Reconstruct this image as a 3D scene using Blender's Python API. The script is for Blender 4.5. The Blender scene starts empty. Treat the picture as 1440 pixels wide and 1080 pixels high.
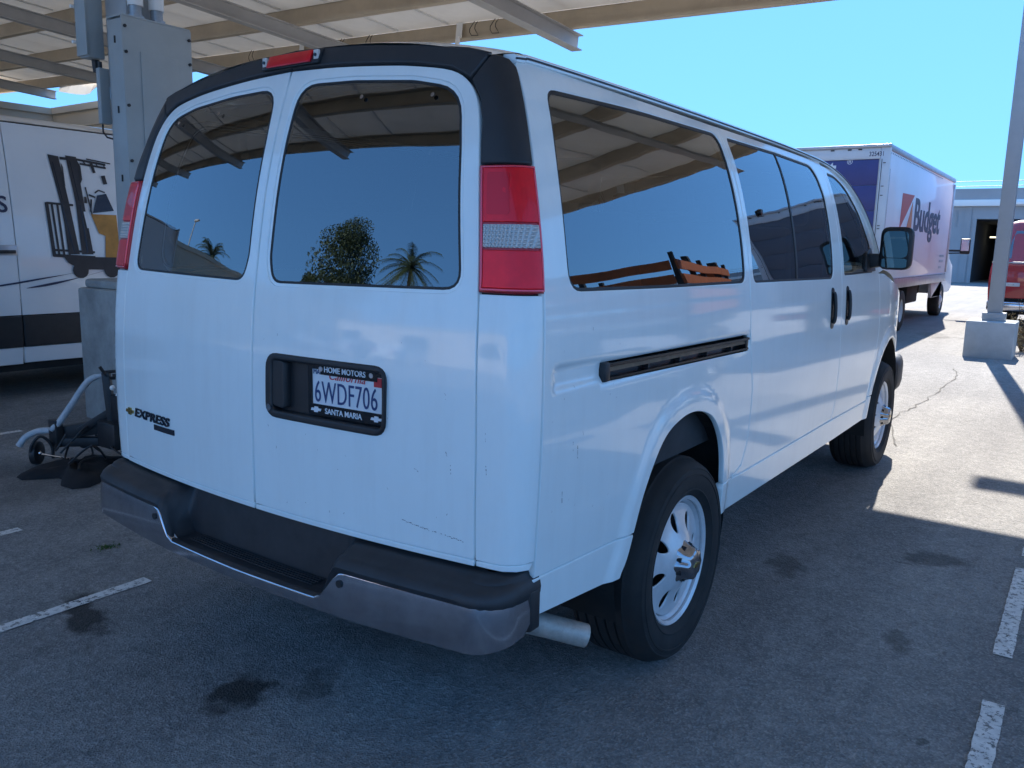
import bpy, bmesh, math, random
import numpy as np
from mathutils import Vector, Matrix
from mathutils.geometry import delaunay_2d_cdt

random.seed(7)
SC = bpy.context.scene
COL = SC.collection
rad = math.radians

# ---------------------------------------------------------------- camera
cam_d = bpy.data.cameras.new("camera")
cam = bpy.data.objects.new("camera", cam_d)
COL.objects.link(cam)
yaw, pitch, roll = rad(35.24), rad(-9.69), rad(1.31)
fw = Vector((math.cos(yaw) * math.cos(pitch), math.sin(yaw) * math.cos(pitch), math.sin(pitch)))
rt0 = Vector((math.sin(yaw), -math.cos(yaw), 0))
up0 = rt0.cross(fw)
rt = rt0 * math.cos(roll) + up0 * math.sin(roll)
up = -rt0 * math.sin(roll) + up0 * math.cos(roll)
cm = Matrix((rt, up, -fw)).transposed().to_4x4()
cm.translation = Vector((-1.555, -2.079, 1.504))
cam.matrix_world = cm
cam_d.sensor_width = 36
cam_d.lens = 1148.5 / 1440 * 36
cam_d.clip_start = 0.05
cam_d.clip_end = 3000
SC.camera = cam

# ---------------------------------------------------------------- sky and sun
SUN_AZ, SUN_EL = rad(9.1), rad(40.5)
world = bpy.data.worlds.new("World")
SC.world = world
world.use_nodes = True
wn = world.node_tree
wn.nodes.clear()
sky = wn.nodes.new("ShaderNodeTexSky")
sky.sky_type = 'NISHITA'
sky.sun_disc = False
sky.sun_elevation = SUN_EL
sky.sun_rotation = math.pi / 2 - SUN_AZ
sky.altitude = 60
sky.air_density = 1.0
sky.dust_density = 0.0
sky.ozone_density = 4.0
bg = wn.nodes.new("ShaderNodeBackground")
bg.inputs["Strength"].default_value = 0.15
wo = wn.nodes.new("ShaderNodeOutputWorld")
# the photograph's blue, evenly bright sky: one tone curve and one tint for the whole dome
sg_ = wn.nodes.new("ShaderNodeGamma")
sg_.inputs[1].default_value = 0.22
stn = wn.nodes.new("ShaderNodeMix")
stn.data_type = 'RGBA'
stn.blend_type = 'MULTIPLY'
stn.clamp_result = False
stn.inputs[0].default_value = 1.0
stn.inputs[7].default_value = (0.68, 1.66, 3.30, 1)
wn.links.new(sky.outputs[0], sg_.inputs[0])
wn.links.new(sg_.outputs[0], stn.inputs[6])
wn.links.new(stn.outputs[2], bg.inputs[0])
wn.links.new(bg.outputs[0], wo.inputs[0])
sun_d = bpy.data.lights.new("sun", 'SUN')
sun_d.energy = 5.0
sun_d.angle = rad(0.53)
sun_d.color = (1.0, 0.93, 0.83)
sun = bpy.data.objects.new("sun", sun_d)
COL.objects.link(sun)
SDIR = Vector((math.cos(SUN_AZ) * math.cos(SUN_EL), math.sin(SUN_AZ) * math.cos(SUN_EL), math.sin(SUN_EL)))
sun.rotation_euler = SDIR.to_track_quat('Z', 'Y').to_euler()
sun.location = SDIR * 30

vs = SC.view_settings
vs.view_transform = 'Standard'
vs.look = 'None'
vs.exposure = 1.16
vs.gamma = 1
vs.use_curve_mapping = False
SC.cycles.use_denoising = True
SC.cycles.max_bounces = 10
SC.cycles.transparent_max_bounces = 16
SC.cycles.sample_clamp_indirect = 6

# ---------------------------------------------------------------- materials
M = {}
def pm(name, col, rough=0.5, metal=0.0, coat=0.0, var=None, bump=None, spec=0.5, coat_rough=0.03):
    m = bpy.data.materials.new(name)
    m.use_nodes = True
    nt = m.node_tree
    b = nt.nodes["Principled BSDF"]
    b.inputs["Base Color"].default_value = (*col, 1)
    b.inputs["Roughness"].default_value = rough
    b.inputs["Metallic"].default_value = metal
    b.inputs["Specular IOR Level"].default_value = spec
    b.inputs["Coat Weight"].default_value = coat
    b.inputs["Coat Roughness"].default_value = coat_rough
    tc = None
    if var or bump:
        tc = nt.nodes.new("ShaderNodeTexCoord")
    if var:                      # (scale, darkest factor, detail)
        n = nt.nodes.new("ShaderNodeTexNoise")
        n.inputs["Scale"].default_value = var[0]
        n.inputs["Detail"].default_value = var[2] if len(var) > 2 else 5
        n.inputs["Roughness"].default_value = 0.65
        r = nt.nodes.new("ShaderNodeValToRGB")
        r.color_ramp.elements[0].position = 0.3
        r.color_ramp.elements[1].position = 0.68
        r.color_ramp.elements[0].color = (*[c * var[1] for c in col], 1)
        r.color_ramp.elements[1].color = (*col, 1)
        nt.links.new(tc.outputs["Object"], n.inputs["Vector"])
        nt.links.new(n.outputs["Fac"], r.inputs["Fac"])
        nt.links.new(r.outputs["Color"], b.inputs["Base Color"])
        rm = nt.nodes.new("ShaderNodeMapRange")
        rm.inputs["To Min"].default_value = min(1, rough * 1.25)
        rm.inputs["To Max"].default_value = rough * 0.85
        nt.links.new(n.outputs["Fac"], rm.inputs["Value"])
        nt.links.new(rm.outputs[0], b.inputs["Roughness"])
    if bump:                     # (scale, strength, distance)
        n2 = nt.nodes.new("ShaderNodeTexNoise")
        n2.inputs["Scale"].default_value = bump[0]
        n2.inputs["Detail"].default_value = 4
        bp = nt.nodes.new("ShaderNodeBump")
        bp.inputs["Strength"].default_value = bump[1]
        bp.inputs["Distance"].default_value = bump[2] if len(bump) > 2 else 0.002
        nt.links.new(tc.outputs["Object"], n2.inputs["Vector"])
        nt.links.new(n2.outputs["Fac"], bp.inputs["Height"])
        nt.links.new(bp.outputs[0], b.inputs["Normal"])
    M[name] = m
    return m

def glass(name, tint, ior):
    m = bpy.data.materials.new(name)
    m.use_nodes = True
    nt = m.node_tree
    nt.nodes.clear()
    o = nt.nodes.new("ShaderNodeOutputMaterial")
    mx = nt.nodes.new("ShaderNodeMixShader")
    tr = nt.nodes.new("ShaderNodeBsdfTransparent")
    tr.inputs[0].default_value = (*tint, 1)
    gl = nt.nodes.new("ShaderNodeBsdfGlossy")
    gl.inputs["Roughness"].default_value = 0.0
    gl.inputs["Color"].default_value = (0.93, 0.97, 1, 1)
    fr = nt.nodes.new("ShaderNodeFresnel")
    fr.inputs["IOR"].default_value = ior
    tc = nt.nodes.new("ShaderNodeTexCoord")
    n = nt.nodes.new("ShaderNodeTexNoise")
    n.inputs["Scale"].default_value = 2.2
    n.inputs["Detail"].default_value = 1
    bp = nt.nodes.new("ShaderNodeBump")
    bp.inputs["Strength"].default_value = 0.22
    bp.inputs["Distance"].default_value = 0.01
    nt.links.new(tc.outputs["Object"], n.inputs["Vector"])
    nt.links.new(n.outputs["Fac"], bp.inputs["Height"])
    nt.links.new(bp.outputs[0], gl.inputs["Normal"])
    nt.links.new(fr.outputs[0], mx.inputs[0])
    nt.links.new(tr.outputs[0], mx.inputs[1])
    nt.links.new(gl.outputs[0], mx.inputs[2])
    nt.links.new(mx.outputs[0], o.inputs[0])
    M[name] = m
    return m

pm("van_paint", (0.84, 0.905, 0.90), 0.35, coat=1.0, var=(3.0, 0.96), bump=(1.6, 0.02, 0.01))
def road_film(name):
    nt = M[name].node_tree
    b = nt.nodes["Principled BSDF"]
    tc = nt.nodes.new("ShaderNodeTexCoord")
    mp = nt.nodes.new("ShaderNodeMapping"); mp.inputs["Scale"].default_value = (9, 9, 1.1)
    n = nt.nodes.new("ShaderNodeTexNoise"); n.inputs["Scale"].default_value = 1.5; n.inputs["Detail"].default_value = 7; n.inputs["Roughness"].default_value = 0.7
    r = nt.nodes.new("ShaderNodeValToRGB")
    r.color_ramp.elements[0].position = 0.46; r.color_ramp.elements[1].position = 0.82
    r.color_ramp.elements[0].color = (0, 0, 0, 1); r.color_ramp.elements[1].color = (0.16, 0.16, 0.16, 1)
    mx = nt.nodes.new("ShaderNodeMix"); mx.data_type = 'RGBA'
    mx.inputs[7].default_value = (0.55, 0.53, 0.50, 1)
    src = b.inputs["Base Color"].links[0].from_socket
    nt.links.new(tc.outputs["Object"], mp.inputs[0]); nt.links.new(mp.outputs[0], n.inputs["Vector"])
    nt.links.new(n.outputs["Fac"], r.inputs[0]); nt.links.new(r.outputs[0], mx.inputs[0])
    nt.links.new(src, mx.inputs[6]); nt.links.new(mx.outputs[2], b.inputs["Base Color"])
    cr = nt.nodes.new("ShaderNodeMapRange"); cr.inputs["To Min"].default_value = 0.02; cr.inputs["To Max"].default_value = 0.10
    nt.links.new(n.outputs["Fac"], cr.inputs["Value"]); nt.links.new(cr.outputs[0], b.inputs["Coat Roughness"])
road_film("van_paint")
pm("fleet_paint", (0.78, 0.79, 0.80), 0.4, coat=0.7, var=(2.0, 0.94))
pm("black_plastic", (0.022, 0.023, 0.026), 0.45, var=(14, 0.75), bump=(400, 0.15, 0.001))
pm("pad_plastic", (0.030, 0.031, 0.035), 0.5, var=(9, 0.6), bump=(500, 0.25, 0.001))
pm("gloss_black", (0.012, 0.012, 0.014), 0.2)
pm("rubber_seal", (0.010, 0.010, 0.011), 0.5)
pm("tyre_rubber", (0.020, 0.019, 0.019), 0.72, var=(7, 0.65), bump=(120, 0.2, 0.001))
pm("chrome", (0.78, 0.79, 0.82), 0.07, metal=1.0, var=(6, 0.9))
pm("dull_chrome", (0.62, 0.63, 0.68), 0.12, metal=1.0, var=(11, 0.72), bump=(30, 0.04, 0.002))
pm("silver_rim", (0.72, 0.73, 0.75), 0.34, metal=0.25, coat=0.4, var=(12, 0.8))
pm("red_lens", (0.92, 0.008, 0.022), 0.34, metal=0.6, coat=0.35, var=(25, 0.85))
pm("dark_red_lens", (0.40, 0.006, 0.015), 0.3, metal=0.3, coat=0.35)
pm("clear_lens", (0.62, 0.62, 0.60), 0.16, coat=1.0, bump=(220, 0.5, 0.002))
pm("mirror_dark", (0.13, 0.16, 0.16), 0.03, metal=1.0)
pm("badge_dark", (0.03, 0.035, 0.05), 0.25, metal=0.4)
pm("badge_gold", (0.55, 0.38, 0.12), 0.25, metal=1.0)
pm("interior", (0.045, 0.045, 0.048), 0.8, var=(6, 0.7))
pm("underbody", (0.015, 0.015, 0.015), 0.85, var=(5, 0.5))
pm("plate_white", (0.72, 0.74, 0.76), 0.4)
pm("plate_blue", (0.02, 0.05, 0.16), 0.45)
pm("plate_red", (0.55, 0.03, 0.04), 0.45)
pm("print_white", (0.75, 0.76, 0.78), 0.45)
pm("print_navy", (0.02, 0.028, 0.075), 0.45)
pm("print_black", (0.030, 0.024, 0.026), 0.45, var=(9, 0.5))
pm("print_orange", (0.58, 0.27, 0.04), 0.45, var=(7, 0.6))
pm("logo_red", (0.60, 0.07, 0.045), 0.45)
pm("logo_orange", (0.72, 0.20, 0.05), 0.45)
pm("exhaust_steel", (0.50, 0.47, 0.43), 0.5, metal=0.35, var=(18, 0.55))
pm("track_metal", (0.20, 0.16, 0.11), 0.4, metal=0.7, var=(20, 0.6))
pm("purlin_paint", (0.60, 0.50, 0.37), 0.6, var=(1.6, 0.78))
pm("beam_paint", (0.48, 0.47, 0.45), 0.55, var=(1.8, 0.8))
pm("panel_back", (0.82, 0.79, 0.75), 0.6, var=(1.4, 0.86))
pm("rail_white", (0.82, 0.82, 0.80), 0.4)
pm("column_paint", (0.40, 0.42, 0.43), 0.5, var=(2.5, 0.82))
pm("cabinet_paint", (0.40, 0.43, 0.43), 0.45, var=(2.0, 0.86), bump=(3, 0.05, 0.01))
pm("conduit", (0.38, 0.40, 0.42), 0.35, metal=0.6, var=(8, 0.7))
pm("concrete", (0.36, 0.37, 0.36), 0.85, var=(4, 0.6, 8), bump=(40, 0.4, 0.004))
pm("block_paint", (0.46, 0.50, 0.51), 0.7, var=(6, 0.84, 7), bump=(60, 0.25, 0.003))
pm("truck_side", (0.84, 0.81, 0.84), 0.4, coat=0.3, var=(1.2, 0.93))
pm("truck_white", (0.66, 0.68, 0.70), 0.45, coat=0.2, var=(1.5, 0.86))
pm("truck_door", (0.055, 0.065, 0.24), 0.35, var=(0.8, 0.7))
pm("alu_trim", (0.50, 0.51, 0.54), 0.35, metal=0.6, var=(6, 0.8))
pm("red_paint", (0.52, 0.022, 0.030), 0.25, coat=1.0, var=(2, 0.9))
pm("tan_stucco", (0.50, 0.43, 0.33), 0.85, var=(0.6, 0.9), bump=(25, 0.3, 0.01))
pm("blue_wall", (0.36, 0.375, 0.39), 0.8, var=(0.5, 0.88))
pm("grey_parapet", (0.36, 0.37, 0.38), 0.8, var=(0.5, 0.85))
pm("white_fascia", (0.82, 0.81, 0.78), 0.7)
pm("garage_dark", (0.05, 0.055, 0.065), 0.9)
pm("line_paint", (0.80, 0.78, 0.75), 0.75, var=(22, 0.7, 8), bump=(160, 0.4, 0.003))
pm("crack_fill", (0.09, 0.085, 0.08), 0.9, var=(30, 0.5))
pm("dry_leaf", (0.26, 0.20, 0.11), 0.8, var=(30, 0.5))
pm("leaf_green", (0.045, 0.075, 0.025), 0.6, var=(3, 0.5))
pm("palm_green", (0.06, 0.09, 0.03), 0.55, var=(3, 0.5))
pm("bark", (0.13, 0.09, 0.06), 0.9, var=(9, 0.5), bump=(14, 0.6, 0.02))
pm("moss", (0.06, 0.11, 0.02), 0.9)
pm("steel_black", (0.022, 0.023, 0.026), 0.5, var=(10, 0.6))
pm("strap_white", (0.50, 0.53, 0.56), 0.7, var=(30, 0.75))
pm("cloth_black", (0.010, 0.010, 0.012), 0.95)
pm("orange_paint", (0.50, 0.13, 0.03), 0.5, var=(4, 0.7))
pm("dark_box", (0.13, 0.135, 0.16), 0.6, var=(1, 0.9))
pm("pole_paint", (0.36, 0.38, 0.39), 0.5, var=(5, 0.9))
pm("scratch_dark", (0.05, 0.055, 0.07), 0.7)
glass("privacy_glass", (0.32, 0.37, 0.39), 2.5)
glass("front_glass", (0.42, 0.47, 0.47), 1.75)
em = bpy.data.materials.new("tube_light")
em.use_nodes = True
em.node_tree.nodes["Principled BSDF"].inputs["Emission Color"].default_value = (1, 0.9, 0.6, 1)
em.node_tree.nodes["Principled BSDF"].inputs["Emission Strength"].default_value = 1.2
M["tube_light"] = em

def ribbed(name):
    nt = M[name].node_tree
    b = nt.nodes["Principled BSDF"]
    tc = nt.nodes.new("ShaderNodeTexCoord")
    hs = []
    for ax in ('Y', 'Z'):
        wv = nt.nodes.new("ShaderNodeTexWave")
        wv.bands_direction = ax
        wv.inputs["Scale"].default_value = 32
        nt.links.new(tc.outputs["Object"], wv.inputs["Vector"])
        hs.append(wv.outputs["Fac"])
    mu = nt.nodes.new("ShaderNodeMath"); mu.operation = 'MULTIPLY'
    nt.links.new(hs[0], mu.inputs[0]); nt.links.new(hs[1], mu.inputs[1])
    bp = nt.nodes.new("ShaderNodeBump")
    bp.inputs["Strength"].default_value = 1.0
    bp.inputs["Distance"].default_value = 0.006
    nt.links.new(mu.outputs[0], bp.inputs["Height"])
    nt.links.new(bp.outputs[0], b.inputs["Normal"])
    r = nt.nodes.new("ShaderNodeValToRGB")
    r.color_ramp.elements[0].color = (0.50, 0.50, 0.49, 1)
    r.color_ramp.elements[1].color = (0.95, 0.95, 0.92, 1)
    nt.links.new(mu.outputs[0], r.inputs[0])
    nt.links.new(r.outputs[0], b.inputs["Base Color"])
pm("reverse_lens", (0.8, 0.8, 0.78), 0.3, metal=0.2, coat=0.5)
ribbed("reverse_lens")
pm("red_lens_inner", (0.70, 0.006, 0.018), 0.34, metal=0.6, coat=0.35)
pm("red_lens_rim", (0.85, 0.05, 0.09), 0.25, metal=0.4, coat=1.0)
def worn(name):                    # paint chipped off so the asphalt shows through
    nt = M[name].node_tree
    b = nt.nodes["Principled BSDF"]; o = nt.nodes["Material Output"]
    tc = nt.nodes.new("ShaderNodeTexCoord")
    n = nt.nodes.new("ShaderNodeTexNoise")
    n.inputs["Scale"].default_value = 38; n.inputs["Detail"].default_value = 9; n.inputs["Roughness"].default_value = 0.75
    r = nt.nodes.new("ShaderNodeValToRGB")
    r.color_ramp.elements[0].position = 0.52; r.color_ramp.elements[1].position = 0.60
    nt.links.new(tc.outputs["Object"], n.inputs["Vector"]); nt.links.new(n.outputs["Fac"], r.inputs[0])
    tr = nt.nodes.new("ShaderNodeBsdfTransparent")
    mx = nt.nodes.new("ShaderNodeMixShader")
    nt.links.new(r.outputs[0], mx.inputs[0]); nt.links.new(b.outputs[0], mx.inputs[1]); nt.links.new(tr.outputs[0], mx.inputs[2]); nt.links.new(mx.outputs[0], o.inputs[0])
worn("line_paint")
pm("cream_wall", (0.68, 0.60, 0.52), 0.85, var=(0.5, 0.9))
pm("hub_metal", (0.42, 0.43, 0.46), 0.16, metal=1.0, var=(9, 0.8))
# the roof modules let a trace of sunlight through
def translucent(name, amt):
    nt = M[name].node_tree
    b = nt.nodes["Principled BSDF"]; o = nt.nodes["Material Output"]
    tl = nt.nodes.new("ShaderNodeBsdfTranslucent")
    tl.inputs[0].default_value = (0.95, 0.92, 0.86, 1)
    mx = nt.nodes.new("ShaderNodeMixShader")
    mx.inputs[0].default_value = amt
    nt.links.new(b.outputs[0], mx.inputs[1]); nt.links.new(tl.outputs[0], mx.inputs[2]); nt.links.new(mx.outputs[0], o.inputs[0])
translucent("panel_back", 0.20)

# asphalt: grey binder with pale and dark aggregate, oil stains with their own shapes
def asphalt():
    m = bpy.data.materials.new("asphalt")
    m.use_nodes = True
    nt = m.node_tree
    b = nt.nodes["Principled BSDF"]
    N, L = nt.nodes.new, nt.links.new
    tc = N("ShaderNodeTexCoord")
    def noise(scale, detail=4, rough=0.6):
        n = N("ShaderNodeTexNoise")
        n.inputs["Scale"].default_value = scale
        n.inputs["Detail"].default_value = detail
        n.inputs["Roughness"].default_value = rough
        L(tc.outputs["Object"], n.inputs["Vector"])
        return n.outputs["Fac"]
    def ramp(src, p0, p1, c0, c1):
        r = N("ShaderNodeValToRGB")
        r.color_ramp.elements[0].position, r.color_ramp.elements[1].position = p0, p1
        r.color_ramp.elements[0].color = (*c0, 1) if len(c0) == 3 else c0
        r.color_ramp.elements[1].color = (*c1, 1) if len(c1) == 3 else c1
        L(src, r.inputs[0])
        return r.outputs[0]
    def mix(fac, a, bb, mode='MIX'):
        x = N("ShaderNodeMix")
        x.data_type = 'RGBA'
        x.blend_type = mode
        if isinstance(fac, float): x.inputs[0].default_value = fac
        else: L(fac, x.inputs[0])
        for sock, v in ((x.inputs[6], a), (x.inputs[7], bb)):
            if isinstance(v, tuple): sock.default_value = (*v, 1)
            else: L(v, sock)
        return x.outputs[2]
    base = ramp(noise(0.55, 6), 0.32, 0.7, (0.210, 0.209, 0.206), (0.305, 0.299, 0.290))
    mpt = N("ShaderNodeMapping"); mpt.inputs["Scale"].default_value = (0.12, 1.5, 1)
    L(tc.outputs["Object"], mpt.inputs[0])
    nt2 = N("ShaderNodeTexNoise"); nt2.inputs["Scale"].default_value = 1.6; nt2.inputs["Detail"].default_value = 5
    L(mpt.outputs[0], nt2.inputs["Vector"])
    base = mix(1.0, base, ramp(nt2.outputs["Fac"], 0.35, 0.65, (0.80, 0.80, 0.81), (1.06, 1.06, 1.05)), 'MULTIPLY')
    fine = ramp(noise(9, 6, 0.7), 0.3, 0.7, (0.72, 0.72, 0.73), (1.12, 1.11, 1.10))
    base = mix(1.0, base, fine, 'MULTIPLY')
    vo = N("ShaderNodeTexVoronoi")
    vo.inputs["Scale"].default_value = 150
    L(tc.outputs["Object"], vo.inputs["Vector"])
    sep = N("ShaderNodeSeparateColor")
    L(vo.outputs["Color"], sep.inputs[0])
    pale = ramp(sep.outputs[0], 0.66, 0.72, (0, 0, 0), (1, 1, 1))
    dark = ramp(sep.outputs[1], 0.70, 0.76, (0, 0, 0), (1, 1, 1))
    base = mix(pale, base, mix(0.26, base, (0.50, 0.48, 0.46)))
    base = mix(dark, base, mix(0.24, base, (0.05, 0.05, 0.05)))
    vo2 = N("ShaderNodeTexVoronoi")
    vo2.inputs["Scale"].default_value = 52
    L(tc.outputs["Object"], vo2.inputs["Vector"])
    sep2 = N("ShaderNodeSeparateColor")
    L(vo2.outputs["Color"], sep2.inputs[0])
    base = mix(1.0, base, ramp(sep2.outputs[2], 0.1, 0.9, (0.90, 0.90, 0.905), (1.10, 1.095, 1.09)), 'MULTIPLY')
    # stains
    nz = N("ShaderNodeTexNoise")
    nz.inputs["Scale"].default_value = 7
    nz.inputs["Detail"].default_value = 6
    L(tc.outputs["Object"], nz.inputs["Vector"])
    vm = N("ShaderNodeVectorMath"); vm.operation = 'MULTIPLY_ADD'
    vm.inputs[1].default_value = (0.34, 0.34, 0); vm.inputs[2].default_value = (-0.17, -0.17, 0)
    L(nz.outputs["Color"], vm.inputs[0])
    va = N("ShaderNodeVectorMath"); va.operation = 'ADD'
    L(tc.outputs["Object"], va.inputs[0]); L(vm.outputs[0], va.inputs[1])
    stains = [(0.0, 0.12, 0.13, 0.10, 0.4, 0.85), (0.20, -0.06, 0.12, 0.07, 0.3, 0.5), (-0.02, 1.10, 0.11, 0.26, -0.25, 0.85),
              (2.86, -1.58, 0.10, 0.22, 0.5, 0.55), (1.80, -1.61, 0.14, 0.06, 0.2, 0.45), (2.30, -1.0, 0.20, 0.10, 0.2, 0.5),
              (0.9, -0.1, 0.55, 0.5, 0.0, 0.35), (-0.75, -0.25, 0.3, 0.22, 0.3, 0.22), (6.2, -2.2, 0.6, 0.4, 0, 0.3),
              (0.4, 3.3, 0.9, 0.8, 0, 0.3), (2.6, 0.2, 1.2, 0.5, 0, 0.45), (15.5, 0.3, 0.8, 0.3, 0.2, 0.3)]
    for (sx, sy, rx, ry, an, k) in stains:
        mp = N("ShaderNodeMapping"); mp.vector_type = 'TEXTURE'
        mp.inputs["Location"].default_value = (sx, sy, 0)
        mp.inputs["Rotation"].default_value = (0, 0, an)
        mp.inputs["Scale"].default_value = (rx, ry, 1)
        L(va.outputs[0], mp.inputs[0])
        ln = N("ShaderNodeVectorMath"); ln.operation = 'LENGTH'
        L(mp.outputs[0], ln.inputs[0])
        f = ramp(ln.outputs["Value"], 0.55, 1.25, (k, k, k), (0, 0, 0))
        base = mix(f, base, (0.022, 0.020, 0.018))
    # drips: scattered small dark spots
    vd = N("ShaderNodeTexVoronoi"); vd.inputs["Scale"].default_value = 2.6
    L(va.outputs[0], vd.inputs["Vector"])
    sd_ = N("ShaderNodeSeparateColor"); L(vd.outputs["Color"], sd_.inputs[0])
    thr = N("ShaderNodeMath"); thr.operation = 'MULTIPLY'; thr.inputs[1].default_value = 0.085
    L(sd_.outputs[0], thr.inputs[0])
    dv = N("ShaderNodeMath"); dv.operation = 'DIVIDE'
    L(vd.outputs["Distance"], dv.inputs[0]); L(thr.outputs[0], dv.inputs[1])
    base = mix(ramp(dv.outputs[0], 0.5, 1.0, (0.6, 0.6, 0.6), (0, 0, 0)), base, (0.03, 0.028, 0.026))
    L(base, b.inputs["Base Color"])
    b.inputs["Roughness"].default_value = 0.82
    b.inputs["Specular IOR Level"].default_value = 0.35
    bp = N("ShaderNodeBump")
    bp.inputs["Strength"].default_value = 0.75
    bp.inputs["Distance"].default_value = 0.006
    hm = N("ShaderNodeMath"); hm.operation = 'MULTIPLY_ADD'; hm.inputs[1].default_value = 0.7
    L(vo2.outputs["Distance"], hm.inputs[0]); L(vo.outputs["Distance"], hm.inputs[2])
    L(hm.outputs[0], bp.inputs["Height"])
    bp2 = N("ShaderNodeBump")
    bp2.inputs["Strength"].default_value = 0.15
    bp2.inputs["Distance"].default_value = 0.006
    L(noise(18, 5), bp2.inputs["Height"])
    L(bp.outputs[0], bp2.inputs["Normal"])
    L(bp2.outputs[0], b.inputs["Normal"])
    M["asphalt"] = m
asphalt()

# ---------------------------------------------------------------- object helpers
def link(o, parent=None):
    COL.objects.link(o)
    if parent is not None:
        o.parent = parent
    return o

def tag(o, label=None, cat=None, group=None, kind=None):
    if label: o["label"] = label
    if cat: o["category"] = cat
    if group: o["group"] = group
    if kind: o["kind"] = kind
    return o

def thing(name, label, cat, loc=(0, 0, 0), rz=0.0, group=None):
    o = bpy.data.objects.new(name, None)
    o.empty_display_size = 0.2
    link(o)
    o.location = loc
    o.rotation_euler = (0, 0, rz)
    return tag(o, label, cat, group)

def copy_tree(o, parent=None):
    c = o.copy()
    COL.objects.link(c)
    c.parent = parent
    for ch in list(o.children):
        copy_tree(ch, c)
    return c

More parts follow.
